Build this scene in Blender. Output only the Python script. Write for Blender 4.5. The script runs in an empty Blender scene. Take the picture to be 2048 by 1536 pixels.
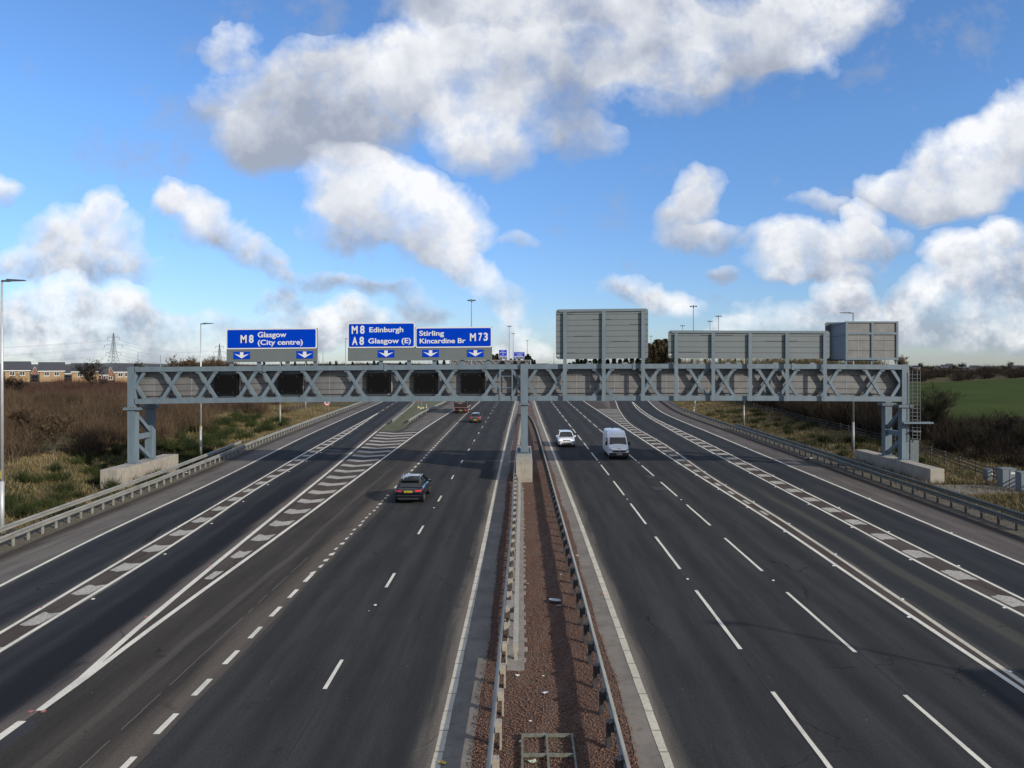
import bpy, bmesh, math, random
import numpy as np
from mathutils import Vector, Matrix
rad = math.radians
S = bpy.context.scene
COL = S.collection
random.seed(7)
RNG = np.random.default_rng(11)

# ------------------------------------------------------------------ camera
EYE = 9.36          # height of the lens above the carriageway, on the footbridge
FPX = 1410.0        # focal length in photograph pixels (photo is 2048 wide)
VX, VY = 1047.0, 727.0   # where the road's direction meets the horizon
cd = bpy.data.cameras.new("camera")
cam = bpy.data.objects.new("camera", cd)
COL.objects.link(cam)
cam.location = (0, 0, EYE)
cam.rotation_euler = (rad(90), 0, 0)
cd.sensor_fit = 'HORIZONTAL'
cd.sensor_width = 36
cd.lens = 36 * FPX / 2048
cd.shift_x = -(VX - 1024) / 2048
cd.shift_y = -(768 - VY) / 2048
cd.clip_start = 0.1
cd.clip_end = 20000
S.camera = cam

# ------------------------------------------------------------------ light
SUN_EL, SUN_AZ = 24.0, 126.3        # azimuth clockwise from +Y
sd = bpy.data.lights.new("sun", 'SUN')
sd.energy = 4.6
sd.angle = rad(0.5)
sd.color = (1.0, 0.92, 0.80)
so = bpy.data.objects.new("sun", sd)
COL.objects.link(so)
sv = Vector((math.sin(rad(SUN_AZ)) * math.cos(rad(SUN_EL)), math.cos(rad(SUN_AZ)) * math.cos(rad(SUN_EL)), math.sin(rad(SUN_EL))))
so.rotation_euler = sv.to_track_quat('Z', 'Y').to_euler()
so.location = (60, -60, 60)
S.view_settings.view_transform = 'Standard'
S.view_settings.look = 'None'
S.view_settings.exposure = 0.12
S.view_settings.gamma = 1.0
S.view_settings.use_curve_mapping = False

# ------------------------------------------------------------------ sky with clouds
wd = bpy.data.worlds.new("World")
S.world = wd
wd.use_nodes = True
NT = wd.node_tree
NT.nodes.clear()
def nn(t, **kw):
    n = NT.nodes.new(t)
    for k, v in kw.items():
        setattr(n, k, v)
    return n
def lk(a, b): NT.links.new(a, b)
def wmath(op, a, b=None, c=None, clamp=False):
    n = nn('ShaderNodeMath', operation=op); n.use_clamp = clamp
    for i, v in enumerate((a, b, c)):
        if v is None: continue
        if isinstance(v, (int, float)): n.inputs[i].default_value = v
        else: lk(v, n.inputs[i])
    return n.outputs[0]
def wramp(v, a, b, c=0.0, d=1.0, smooth=True):
    n = nn('ShaderNodeMapRange', interpolation_type='SMOOTHSTEP' if smooth else 'LINEAR')
    lk(v, n.inputs[0])
    n.inputs[1].default_value, n.inputs[2].default_value, n.inputs[3].default_value, n.inputs[4].default_value = a, b, c, d
    return n.outputs[0]
def wnoise(vec, scale, detail=6, rough=0.55, dist=0.0, col=False, off=0.0):
    n = nn('ShaderNodeTexNoise')
    n.noise_dimensions = '3D'
    if off:
        m = nn('ShaderNodeVectorMath', operation='ADD'); lk(vec, m.inputs[0]); m.inputs[1].default_value = (off, off, off); vec = m.outputs[0]
    lk(vec, n.inputs['Vector'])
    n.inputs['Scale'].default_value = scale
    n.inputs['Detail'].default_value = detail
    n.inputs['Roughness'].default_value = rough
    n.inputs['Distortion'].default_value = dist
    return n.outputs['Color' if col else 'Fac']
def wmix(f, a, b):
    n = nn('ShaderNodeMix', data_type='RGBA')
    if isinstance(f, (int, float)): n.inputs[0].default_value = f
    else: lk(f, n.inputs[0])
    for i, v in ((6, a), (7, b)):
        if isinstance(v, tuple): n.inputs[i].default_value = (*v, 1)
        else: lk(v, n.inputs[i])
    return n.outputs[2]
tc = nn('ShaderNodeTexCoord')
sep = nn('ShaderNodeSeparateXYZ'); lk(tc.outputs['Generated'], sep.inputs[0])
dx, dy, dz = sep.outputs
den = wmath('MAXIMUM', wmath('ABSOLUTE', dy), 0.2)
U = wmath('DIVIDE', dx, den)
V = wmath('DIVIDE', dz, den)
cmb = nn('ShaderNodeCombineXYZ'); lk(U, cmb.inputs[0]); lk(V, cmb.inputs[1])
P0 = cmb.outputs[0]
def warp(vec, scale, amp, detail, off):
    c = wnoise(vec, scale, detail, 0.55, 0, True, off)
    s = nn('ShaderNodeVectorMath', operation='SUBTRACT'); lk(c, s.inputs[0]); s.inputs[1].default_value = (.5, .5, .5)
    m = nn('ShaderNodeVectorMath', operation='MULTIPLY_ADD'); lk(s.outputs[0], m.inputs[0]); m.inputs[1].default_value = (amp, amp, 0); lk(vec, m.inputs[2])
    return m.outputs[0]
P1 = warp(P0, 5.0, 0.085, 2, 3.1)
P1 = warp(P1, 15.0, 0.045, 3, 7.7)
# clouds: centre, radii, tilt (deg), brightness, density
CL = [
 (470, 75, 60, 50, 0, .80, .7), (560, 210, 165, 115, 0, .48, 1), (670, 250, 200, 100, 8, .42, 1), (520, 290, 110, 70, 0, .45, .8), (780, 140, 140, 90, 0, .62, .9),
 (640, 120, 110, 60, 10, .62, .7),
 (970, 110, 190, 130, 0, .86, 1.1), (990, 250, 130, 110, 0, .82, 1), (1180, 300, 85, 65, -20, .60, .75), (1185, 150, 90, 150, -25, .70, .7),
 (1330, 60, 320, 110, 0, .66, 1.1), (1380, 150, 130, 75, 20, .70, .9), (1480, 100, 160, 80, -10, .72, .8), (1660, 20, 170, 70, 12, .82, .9), (1080, 0, 320, 45, 0, .50, .9),
 (1560, 110, 110, 50, -10, .70, .6),
 (700, 370, 120, 75, -10, .92, 1.1), (800, 400, 150, 85, -25, .90, 1), (880, 450, 130, 85, -20, .80, 1), (680, 450, 100, 50, 0, .62, .8), (900, 520, 70, 45, -30, .75, .7), (970, 570, 95, 42, -25, .80, .9),
 (690, 570, 110, 26, -8, .62, .75), (820, 600, 110, 35, -20, .60, .7),
 (150, 490, 135, 75, 0, .92, 1.1), (178, 430, 45, 45, 0, .98, 1), (40, 525, 90, 35, 0, .85, .9), (205, 530, 120, 36, 0, .66, .9),
 (400, 440, 120, 42, -25, .78, .9), (500, 505, 95, 40, -35, .66, .9), (320, 415, 50, 30, 0, .80, .7), (560, 560, 50, 25, -45, .50, .5),
 (100, 600, 120, 45, 0, .98, 1.1), (230, 620, 130, 60, 0, .92, 1.1), (60, 655, 180, 55, 0, .78, 1), (300, 650, 200, 58, 0, .76, .95), (400, 640, 70, 45, 0, .80, .7),
 (200, 700, 340, 34, 0, .66, .85), (450, 695, 220, 34, 0, .78, .75),
 (560, 610, 55, 25, 0, .64, .8), (700, 640, 75, 45, 10, .98, 1.05), (620, 660, 150, 42, 0, .80, .95), (830, 640, 90, 26, 0, .60, .6),
 (1405, 385, 52, 48, 20, .80, .9), (1375, 445, 70, 48, 20, .68, .9), (1440, 475, 75, 24, 0, .64, .8),
 (1590, 500, 100, 58, 0, .94, 1.0), (1690, 490, 110, 48, 0, .84, .85), (1745, 440, 42, 50, 10, .94, .9), (1780, 480, 70, 28, 15, .75, .6), (1640, 540, 130, 24, 0, .66, .7),
 (1650, 402, 75, 26, 0, .74, .6), (1930, 330, 150, 95, 22, .90, 1.1), (1790, 365, 60, 48, 0, .90, .95), (2030, 270, 120, 95, 25, .90, 1.1), (1890, 400, 130, 38, 0, .62, .9),
 (2010, 455, 42, 36, 0, 1.0, 1), (1930, 495, 70, 40, 0, .98, 1), (2040, 560, 130, 110, 0, .58, 1.0), (1900, 590, 120, 80, 20, .78, 1.1), (1860, 650, 200, 55, 0, .76, .95), (1980, 690, 230, 42, 0, .64, .8),
 (1550, 640, 90, 50, 0, .98, 1.05), (1480, 655, 80, 30, 0, .88, .9), (1690, 600, 85, 52, 0, .80, 1), (1600, 670, 200, 36, 0, .76, .85), (1345, 600, 75, 35, 0, .84, .95), (1250, 585, 90, 26, 0, .62, .6),
 (1010, 650, 40, 45, 0, .70, .8), (1040, 690, 60, 40, 0, .90, .9), (1090, 640, 50, 26, 0, .78, .6), (1460, 543, 36, 18, 0, .52, .7), (1200, 700, 260, 26, 0, .84, .7), (-10, 385, 45, 38, 0, .85, 1), (1040, 480, 40, 22, 0, .7, .7), (850, 705, 160, 24, 0, .82, .7),
]
sp_ = nn('ShaderNodeSeparateXYZ'); lk(P1, sp_.inputs[0]); PU, PV = sp_.outputs[0], sp_.outputs[1]
Fs = None; Bs = None
for (px, py, rx, ry, rot, br, dn) in CL:
    ax = FPX / (rx * 1.13); ay = FPX / (ry * 1.13); c_, s_ = math.cos(rad(rot)), math.sin(rad(rot))
    cu, cv = (px - VX) / FPX, (VY - py) / FPX
    xx = wmath('MULTIPLY_ADD', PU, c_ * ax, wmath('MULTIPLY_ADD', PV, s_ * ax, -(cu * c_ + cv * s_) * ax))
    yy = wmath('MULTIPLY_ADD', PU, -s_ * ay, wmath('MULTIPLY_ADD', PV, c_ * ay, (cu * s_ - cv * c_) * ay))
    w = wmath('MULTIPLY_ADD', wmath('MULTIPLY_ADD', xx, xx, wmath('MULTIPLY', yy, yy)), -dn, dn, clamp=True)
    b = wmath('MULTIPLY_ADD', yy, 0.42, br - 0.02)
    Fs = w if Fs is None else wmath('ADD', Fs, w)
    Bs = wmath('MULTIPLY', w, b) if Bs is None else wmath('MULTIPLY_ADD', w, b, Bs)
front = wramp(dy, 0.35, 0.6)
n1 = wnoise(P1, 4.2, 6, 0.58, 0.15, off=1.3)
n2 = wnoise(P0, 16.0, 5, 0.55, 0.0, off=5.0)
n3 = wnoise(tc.outputs['Generated'], 2.1, 4, 0.55, 0.2, off=9.0)
bright = wmath('DIVIDE', Bs, wmath('MAXIMUM', Fs, 0.05))
Fc = wmath('SUBTRACT', wmath('MINIMUM', Fs, 0.92), wramp(dz, 0.0, 0.16, 0.17, 0.0))
n5 = wnoise(P0, 46.0, 4, 0.6, 0.0, off=4.4)
Fn = wmath('ADD', wmath('MULTIPLY_ADD', wmath('SUBTRACT', n1, 0.5), 2.1, Fc), wmath('MULTIPLY_ADD', wmath('SUBTRACT', n2, 0.5), 1.3, wmath('MULTIPLY', wmath('SUBTRACT', n5, 0.5), 0.55)))
dens_f = wramp(Fn, 0.10, 0.98, smooth=False)
dens_o = wmath('MULTIPLY', wramp(n3, 0.38, 0.54), wramp(dz, 0.0, 0.1))
mixd = nn('ShaderNodeMix', data_type='FLOAT'); lk(front, mixd.inputs[0]); lk(dens_o, mixd.inputs[2]); lk(dens_f, mixd.inputs[3])
dens = mixd.outputs[0]
mixb = nn('ShaderNodeMix', data_type='FLOAT'); lk(front, mixb.inputs[0]); mixb.inputs[2].default_value = 0.75; lk(bright, mixb.inputs[3])
n4 = wnoise(P0, 8.0, 6, 0.58, 0.0, off=2.2)
low = wramp(dz, 0.02, 0.22, 1.0, 0.0)
n6 = wnoise(P0, 22.0, 5, 0.6, 0.0, off=6.6)
bb = wmath('ADD', mixb.outputs[0], wmath('MULTIPLY_ADD', wmath('SUBTRACT', n4, 0.5), 1.35, -0.05))
bb = wmath('ADD', bb, wmath('MULTIPLY', wmath('SUBTRACT', n6, 0.54), wmath('MULTIPLY_ADD', low, 1.7, 0.35)))
cr = nn('ShaderNodeValToRGB')
e = cr.color_ramp.elements
e[0].position = 0.25; e[0].color = (0.34, 0.38, 0.47, 1)
e[1].position = 1.0; e[1].color = (0.90, 0.91, 0.93, 1)
m_ = cr.color_ramp.elements.new(0.52); m_.color = (0.53, 0.565, 0.64, 1)
m_ = cr.color_ramp.elements.new(0.76); m_.color = (0.74, 0.76, 0.80, 1)
lk(bb, cr.inputs[0])
sky = nn('ShaderNodeTexSky', sky_type='NISHITA')
sky.sun_disc = False
sky.sun_elevation = rad(SUN_EL)
sky.sun_rotation = rad(SUN_AZ)
sky.altitude = 60
sky.air_density = 1.0
sky.dust_density = 0.25
sky.ozone_density = 2.0
SKYS = 0.10
gm = nn('ShaderNodeVectorMath', operation='MULTIPLY'); lk(sky.outputs[0], gm.inputs[0])
tint = wmix(wramp(dz, 0.0, 0.30, smooth=False), (0.74, 0.88, 1.26), (0.92, 1.27, 1.70))   # clean cold air after rain: bluer than the model's
lk(tint, gm.inputs[1])
cs = nn('ShaderNodeVectorMath', operation='SCALE'); lk(cr.outputs[0], cs.inputs[0]); cs.inputs['Scale'].default_value = 1.0 / SKYS
fin = wmix(wmath('MULTIPLY', dens, 0.97), gm.outputs[0], cs.outputs[0])
bg = nn('ShaderNodeBackground'); lk(fin, bg.inputs[0]); bg.inputs[1].default_value = SKYS
wo = nn('ShaderNodeOutputWorld'); lk(bg.outputs[0], wo.inputs[0])
wd.cycles.sampling_method = 'MANUAL'
wd.cycles.sample_map_resolution = 512

# ------------------------------------------------------------------ helpers
def px2g(px, py, z=0.0):
    """point of the photo lying at height z -> world X, Y"""
    Y = FPX * (EYE - z) / (py - VY)
    return ((px - VX) / FPX * Y, Y)
def W(px, py, Y):
    return Vector(((px - VX) / FPX * Y, Y, EYE - (py - VY) / FPX * Y))
def tag(o, label=None, cat=None, group=None, kind=None):
    if label: o['label'] = label
    if cat: o['category'] = cat
    if group: o['group'] = group
    if kind: o['kind'] = kind
    return o
def empty(name, loc=(0, 0, 0), rz=0.0):
    o = bpy.data.objects.new(name, None); COL.objects.link(o)
    o.location = loc; o.rotation_euler = (0, 0, rz); o.empty_display_size = 0.3
    return o
def link_mesh(name, me, m=None, parent=None, smooth=False):
    if m is not None and len(me.materials) == 0: me.materials.append(m)
    if smooth: me.polygons.foreach_set('use_smooth', [True] * len(me.polygons))
    o = bpy.data.objects.new(name, me); COL.objects.link(o)
    if parent is not None: o.parent = parent
    return o
def np_mesh(name, V_, F_, m=None, parent=None, smooth=False):
    """V_ (n,3) floats, F_ (k,3|4) ints"""
    V_ = np.asarray(V_, dtype=np.float32); F_ = np.asarray(F_, dtype=np.int32)
    me = bpy.data.meshes.new(name)
    k, s = F_.shape
    me.vertices.add(len(V_)); me.vertices.foreach_set('co', V_.ravel())
    me.loops.add(k * s); me.loops.foreach_set('vertex_index', F_.ravel())
    me.polygons.add(k); me.polygons.foreach_set('loop_start', np.arange(0, k * s, s, dtype=np.int32))
    try: me.polygons.foreach_set('loop_total', np.full(k, s, dtype=np.int32))
    except Exception: pass
    me.update(calc_edges=True)
    return link_mesh(name, me, m, parent, smooth)
class MB:
    def __init__(s): s.v = []; s.f = []
    def add(s, vs, fs):
        n = len(s.v); s.v += [tuple(v) for v in vs]; s.f += [tuple(i + n for i in f) for f in fs]; return s
    def box(s, x0, x1, y0, y1, z0, z1):
        return s.add([(x0, y0, z0), (x1, y0, z0), (x1, y1, z0), (x0, y1, z0), (x0, y0, z1), (x1, y0, z1), (x1, y1, z1), (x0, y1, z1)],
                     [(0, 3, 2, 1), (4, 5, 6, 7), (0, 1, 5, 4), (1, 2, 6, 5), (2, 3, 7, 6), (3, 0, 4, 7)])
    def beam(s, p0, p1, w, h=None, up=(0, 0, 1)):
        h = h or w
        p0, p1, up = Vector(p0), Vector(p1), Vector(up)
        d = (p1 - p0).normalized()
        if abs(d.dot(up)) > .99: up = Vector((0, 1, 0))
        a = d.cross(up).normalized(); b = a.cross(d).normalized()
        vs = []
        for p in (p0, p1):
            for sa, sb in ((-1, -1), (1, -1), (1, 1), (-1, 1)): vs.append(p + a * sa * w / 2 + b * sb * h / 2)
        return s.add(vs, [(0, 1, 2, 3), (7, 6, 5, 4), (0, 4, 5, 1), (1, 5, 6, 2), (2, 6, 7, 3), (3, 7, 4, 0)])
    def tube(s, p0, p1, r0, r1=None, n=8, cap=True):
        r1 = r0 if r1 is None else r1
        p0, p1 = Vector(p0), Vector(p1); d = (p1 - p0).normalized()
        u = Vector((0, 0, 1)) if abs(d.z) < .9 else Vector((0, 1, 0))
        a = d.cross(u).normalized(); b = a.cross(d).normalized(); vs = []
        for p, r in ((p0, r0), (p1, r1)):
            for i in range(n):
                t = 2 * math.pi * i / n; vs.append(p + a * math.cos(t) * r + b * math.sin(t) * r)
        fs = [(i, i + n, (i + 1) % n + n, (i + 1) % n) for i in range(n)]
        if cap: fs += [tuple(range(n)), tuple(range(2 * n - 1, n - 1, -1))]
        return s.add(vs, fs)
    def prism(s, pts, y0, y1):
        """pts: outline as (x,z); extruded along y"""
        n = len(pts)
        vs = [(x, y0, z) for x, z in pts] + [(x, y1, z) for x, z in pts]
        fs = [tuple(range(n)), tuple(range(2 * n - 1, n - 1, -1))] + [(i, i + n, (i + 1) % n + n, (i + 1) % n) for i in range(n)]
        return s.add(vs, fs)
    def quad(s, a, b, c, d): return s.add([a, b, c, d], [(0, 1, 2, 3)])
    def xf(s, M):
        s.v = [tuple(M @ Vector(v)) for v in s.v]; return s
    def build(s, name, m=None, parent=None, smooth=False, bevel=0.0, flat_fix=True):
        me = bpy.data.meshes.new(name); me.from_pydata(s.v, [], s.f)
        if flat_fix or bevel:
            bm = bmesh.new(); bm.from_mesh(me)
            bmesh.ops.recalc_face_normals(bm, faces=bm.faces)
            if bevel:
                bmesh.ops.bevel(bm, geom=[e_ for e_ in bm.edges if e_.is_manifold and e_.calc_face_angle(0) > .6], offset=bevel, segments=2, affect='EDGES', profile=.6)
            bm.to_mesh(me); bm.free()
        me.update()
        return link_mesh(name, me, m, parent, smooth)
def kids(o): return [c for c in bpy.data.objects if c.parent == o]
def copy_tree(o, parent=None, src=None):
    c = o.copy(); COL.objects.link(c); c.parent = parent
    for ch in (src or TREE).get(o.name, []): copy_tree(ch, c, src)
    return c
TREE = {}
def reg(root):
    """remember the children of a prototype so that copies are quick"""
    TREE.clear()
    for c in bpy.data.objects:
        if c.parent: TREE.setdefault(c.parent.name, []).append(c)
    return root

# ------------------------------------------------------------------ materials
MC = {}
def mat(name, col, rough=0.6, metal=0.0, var=0.0, vscale=1.0, bump=0.0, bscale=30.0, emit=None, es=1.0, spec=0.5, coat=0.0, col2=None, detail=5, alpha=1.0, stretch=None):
    if name in MC: return MC[name]
    m = bpy.data.materials.new(name); m.use_nodes = True
    nt = m.node_tree; b = nt.nodes['Principled BSDF']
    b.inputs['Base Color'].default_value = (*col, 1)
    b.inputs['Roughness'].default_value = rough
    b.inputs['Metallic'].default_value = metal
    b.inputs['Specular IOR Level'].default_value = spec
    b.inputs['Coat Weight'].default_value = coat
    b.inputs['Alpha'].default_value = alpha
    if emit:
        b.inputs['Emission Color'].default_value = (*emit, 1); b.inputs['Emission Strength'].default_value = es
    if var or bump or col2:
        g = nt.nodes.new('ShaderNodeNewGeometry'); vec = g.outputs['Position']
        if stretch:
            mp = nt.nodes.new('ShaderNodeMapping'); mp.inputs['Scale'].default_value = stretch; nt.links.new(vec, mp.inputs[0]); vec = mp.outputs[0]
    if var or col2:
        n = nt.nodes.new('ShaderNodeTexNoise'); n.inputs['Scale'].default_value = vscale; n.inputs['Detail'].default_value = detail; n.inputs['Roughness'].default_value = .6
        nt.links.new(vec, n.inputs['Vector'])
        r = nt.nodes.new('ShaderNodeMapRange'); r.inputs[1].default_value = .3; r.inputs[2].default_value = .7
        nt.links.new(n.outputs['Fac'], r.inputs[0])
        mx = nt.nodes.new('ShaderNodeMix'); mx.data_type = 'RGBA'
        nt.links.new(r.outputs[0], mx.inputs[0])
        c2 = col2 if col2 else tuple(min(1, c * (1 + var)) for c in col)
        c1 = col if col2 else tuple(c * (1 - var) for c in col)
        mx.inputs[6].default_value = (*c1, 1); mx.inputs[7].default_value = (*c2, 1)
        nt.links.new(mx.outputs[2], b.inputs['Base Color'])
    if bump:
        n2_ = nt.nodes.new('ShaderNodeTexNoise'); n2_.inputs['Scale'].default_value = bscale; n2_.inputs['Detail'].default_value = 4
        nt.links.new(vec, n2_.inputs['Vector'])
        bp = nt.nodes.new('ShaderNodeBump'); bp.inputs['Strength'].default_value = bump; bp.inputs['Distance'].default_value = .02
        nt.links.new(n2_.outputs['Fac'], bp.inputs['Height']); nt.links.new(bp.outputs[0], b.inputs['Normal'])
    MC[name] = m
    return m
def N(nt, t, **kw):
    n = nt.nodes.new(t)
    for k, v in kw.items(): setattr(n, k, v)
    return n
def nm(nt, op, a, b=None, c=None, clamp=False):
    n = N(nt, 'ShaderNodeMath', operation=op); n.use_clamp = clamp
    for i, v in enumerate((a, b, c)):
        if v is None: continue
        if isinstance(v, (int, float)): n.inputs[i].default_value = v
        else: nt.links.new(v, n.inputs[i])
    return n.outputs[0]
def nmr(nt, v, a, b, c=0., d=1., smooth=True):
    n = N(nt, 'ShaderNodeMapRange', interpolation_type='SMOOTHSTEP' if smooth else 'LINEAR'); nt.links.new(v, n.inputs[0])
    for i, x in enumerate((a, b, c, d)): n.inputs[i + 1].default_value = x
    return n.outputs[0]
def nmix(nt, f, a, b, blend='MIX'):
    n = N(nt, 'ShaderNodeMix', data_type='RGBA', blend_type=blend)
    if isinstance(f, (int, float)): n.inputs[0].default_value = f
    else: nt.links.new(f, n.inputs[0])
    for i, v in ((6, a), (7, b)):
        if isinstance(v, tuple): n.inputs[i].default_value = (*v, 1)
        else: nt.links.new(v, n.inputs[i])
    return n.outputs[2]
def nnoise(nt, vec, scale, detail=4, rough=.6, dist=0.):
    n = N(nt, 'ShaderNodeTexNoise'); n.inputs['Scale'].default_value = scale; n.inputs['Detail'].default_value = detail
    n.inputs['Roughness'].default_value = rough; n.inputs['Distortion'].default_value = dist
    nt.links.new(vec, n.inputs['Vector']); return n.outputs['Fac']

def asphalt(name, base, worn, dust=(0.15, 0.13, 0.105), dL=0.0, dR=0.0, tracks=0.35, stripe=None, joint=False):
    """UV: u = 0..1 across the strip, v = metres along it.  dL / dR: dusty edge widths (fraction)"""
    m = bpy.data.materials.new(name); m.use_nodes = True; nt = m.node_tree; b = nt.nodes['Principled BSDF']
    uv = N(nt, 'ShaderNodeUVMap'); uv.uv_map = 'UVMap'
    sp = N(nt, 'ShaderNodeSeparateXYZ'); nt.links.new(uv.outputs[0], sp.inputs[0]); u, v = sp.outputs[0], sp.outputs[1]
    g = N(nt, 'ShaderNodeNewGeometry'); pos = g.outputs['Position']
    mp = N(nt, 'ShaderNodeMapping'); mp.inputs['Scale'].default_value = (1.0, 0.08, 1.0); nt.links.new(pos, mp.inputs[0])
    streak = nnoise(nt, mp.outputs[0], 1.6, 5, .65)
    blot = nnoise(nt, pos, 0.22, 5, .6)
    fine = nnoise(nt, pos, 15.0, 5, .85)
    c = nmix(nt, nmr(nt, streak, .32, .70), base, worn)
    c = nmix(nt, nm(nt, 'MULTIPLY', nmr(nt, blot, .45, .75), .55), c, worn)
    # wheel tracks polished darker at 1/4 and 3/4 of the lane
    d1 = nm(nt, 'ABSOLUTE', nm(nt, 'SUBTRACT', nm(nt, 'ABSOLUTE', nm(nt, 'SUBTRACT', u, .5)), .24))
    tr = nm(nt, 'MULTIPLY', nmr(nt, d1, 0.02, .15, 1, 0), tracks)
    c = nmix(nt, tr, c, tuple(x * .62 for x in base))
    if stripe:      # (u centre, half width, colour, strength, v0, v1)
        for (uc, hw, colr, st, v0, v1) in stripe:
            wob = nm(nt, 'MULTIPLY_ADD', nm(nt, 'SUBTRACT', nnoise(nt, mp.outputs[0], .9, 3), .5), .22, u)
            q = nm(nt, 'ABSOLUTE', nm(nt, 'SUBTRACT', wob, uc))
            f = nm(nt, 'MULTIPLY', nmr(nt, q, hw * .35, hw, 1, 0), nmr(nt, v, v1, v1 + 12, st, 0))
            if v0 > 0: f = nm(nt, 'MULTIPLY', f, nmr(nt, v, v0 - 5, v0, 0, 1))
            c = nmix(nt, f, c, colr)
    en = nm(nt, 'MULTIPLY_ADD', nm(nt, 'SUBTRACT', streak, .5), .25, u)
    if dL > 0: c = nmix(nt, nmr(nt, en, dL * .15, dL, .85, 0), c, dust)
    if dR > 0: c = nmix(nt, nmr(nt, en, 1 - dR, 1 - dR * .15, 0, .85), c, dust)
    c = nmix(nt, nmr(nt, fine, .3, .75), nmix(nt, 1.0, c, (.78, .78, .78), 'MULTIPLY'), nmix(nt, 1.0, c, (1.4, 1.4, 1.4), 'MULTIPLY'))
    ed = N(nt, 'ShaderNodeTexVoronoi', feature='DISTANCE_TO_EDGE'); ed.inputs['Scale'].default_value = .16
    wv = N(nt, 'ShaderNodeVectorMath', operation='MULTIPLY_ADD'); nz_ = N(nt, 'ShaderNodeTexNoise'); nz_.inputs['Scale'].default_value = .8; nz_.inputs['Detail'].default_value = 4; nt.links.new(pos, nz_.inputs['Vector'])
    nt.links.new(nz_.outputs['Color'], wv.inputs[0]); wv.inputs[1].default_value = (1.6, 1.6, 0); nt.links.new(pos, wv.inputs[2]); nt.links.new(wv.outputs[0], ed.inputs['Vector'])
    c = nmix(nt, nm(nt, 'MULTIPLY', nmr(nt, ed.outputs['Distance'], .001, .005, .7, 0), nmr(nt, blot, .52, .6)), c, (.010, .010, .010))
    stn = nnoise(nt, pos, .9, 3, .5); c = nmix(nt, nmr(nt, stn, .66, .74, 0, .4), c, (.014, .014, .014))
    # pale stone chips and litter specks
    vo = N(nt, 'ShaderNodeTexVoronoi'); vo.inputs['Scale'].default_value = 1.6; nt.links.new(pos, vo.inputs['Vector'])
    c = nmix(nt, nmr(nt, vo.outputs['Distance'], .012, .03, .8, 0), c, (.35, .33, .3))
    nt.links.new(c, b.inputs['Base Color'])
    b.inputs['Roughness'].default_value = .9
    b.inputs['Specular IOR Level'].default_value = .08
    bp = N(nt, 'ShaderNodeBump'); bp.inputs['Strength'].default_value = .35; bp.inputs['Distance'].default_value = .01
    nt.links.new(fine, bp.inputs['Height']); nt.links.new(bp.outputs[0], b.inputs['Normal'])
    return m
def paint_mat(name, col, wear=.45, lo=.55, hi=.72, mx=.75):
    m = bpy.data.materials.new(name); m.use_nodes = True; nt = m.node_tree; b = nt.nodes['Principled BSDF']
    g = N(nt, 'ShaderNodeNewGeometry'); pos = g.outputs['Position']
    a = nnoise(nt, pos, 9.0, 6, .75); d = nnoise(nt, pos, .7, 4, .6)
    c = nmix(nt, nmr(nt, d, .35, .7), col, tuple(x * .80 for x in col))
    c = nmix(nt, nmr(nt, a, lo, hi, 0, mx), c, (.10, .093, .08))
    f_ = nnoise(nt, pos, 38.0, 2, .6); c = nmix(nt, nmr(nt, f_, .58, .66, 0, mx * .7), c, (.09, .085, .075))
    nt.links.new(c, b.inputs['Base Color']); b.inputs['Roughness'].default_value = .7
    return m

# ------------------------------------------------------------------ the lines of the road, each X as a function of Y
def lerp_fn(pts):
    pts = sorted(pts, key=lambda p: p[1])
    ys = [p[1] for p in pts]; xs = [p[0] for p in pts]
    n = len(ys)
    h = [ys[i + 1] - ys[i] for i in range(n - 1)]; dl = [(xs[i + 1] - xs[i]) / h[i] for i in range(n - 1)]
    t = [dl[0]] + [(dl[i - 1] * h[i] + dl[i] * h[i - 1]) / (h[i] + h[i - 1]) for i in range(1, n - 1)] + [dl[-1]]
    def f(Y):
        if Y <= ys[0]: return xs[0] + (Y - ys[0]) * t[0]
        if Y >= ys[-1]: return xs[-1] + (Y - ys[-1]) * t[-1]
        i = 0
        while ys[i + 1] < Y: i += 1
        u = (Y - ys[i]) / h[i]
        return ((1 + 2 * u) * (1 - u) ** 2 * xs[i] + u * (1 - u) ** 2 * h[i] * t[i] + u * u * (3 - 2 * u) * xs[i + 1] + u * u * (u - 1) * h[i] * t[i + 1])
    return f
def tr(*pp): return lerp_fn([px2g(*p) for p in pp])
L0 = lerp_fn([(-2.06, 10), (-2.02, 25), (-2.07, 45), (-2.1, 70), (-2.1, 110), (-1.9, 176)])
L1 = lerp_fn([(-5.70, 10), (-5.75, 32), (-5.85, 60), (-6.05, 100), (-6.2, 176)])
L2 = lerp_fn([(-9.25, 15), (-9.4, 32), (-9.75, 60), (-10.3, 100), (-10.7, 140), (-10.8, 176)])
LA = lerp_fn([(-13.6, -10), (-13.15, 17.5), (-13.05, 18.9), px2g(259, 1270), px2g(514, 1060), px2g(640, 958), px2g(754.5, 862), px2g(795, 830), px2g(826, 803)])
LB = lerp_fn([(-13.6, -10), (-13.15, 17.5), (-13.05, 18.9), px2g(284, 1270), px2g(573, 1060), px2g(711, 958), px2g(844, 860.5), px2g(909, 819), (-14.0, 176)])
LC = tr((53, 1270), (325, 1103), (510, 980), (600, 926), (690, 870.5), (756.4, 826), (774.3, 814.6), (792, 804.6))
LD = tr((0, 1266), (261.5, 1110), (457, 995.6), (600, 911.5), (690, 862), (756, 826), (774.3, 814.6), (792, 804.6))
LE = tr((0, 1172), (127, 1107), (420, 967.5), (600, 877.5), (690, 836.5), (768, 802))
R0 = lerp_fn([(3.40, 10), (3.36, 25), (3.34, 40), (3.20, 63), (2.85, 120), (2.65, 176)])
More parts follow.
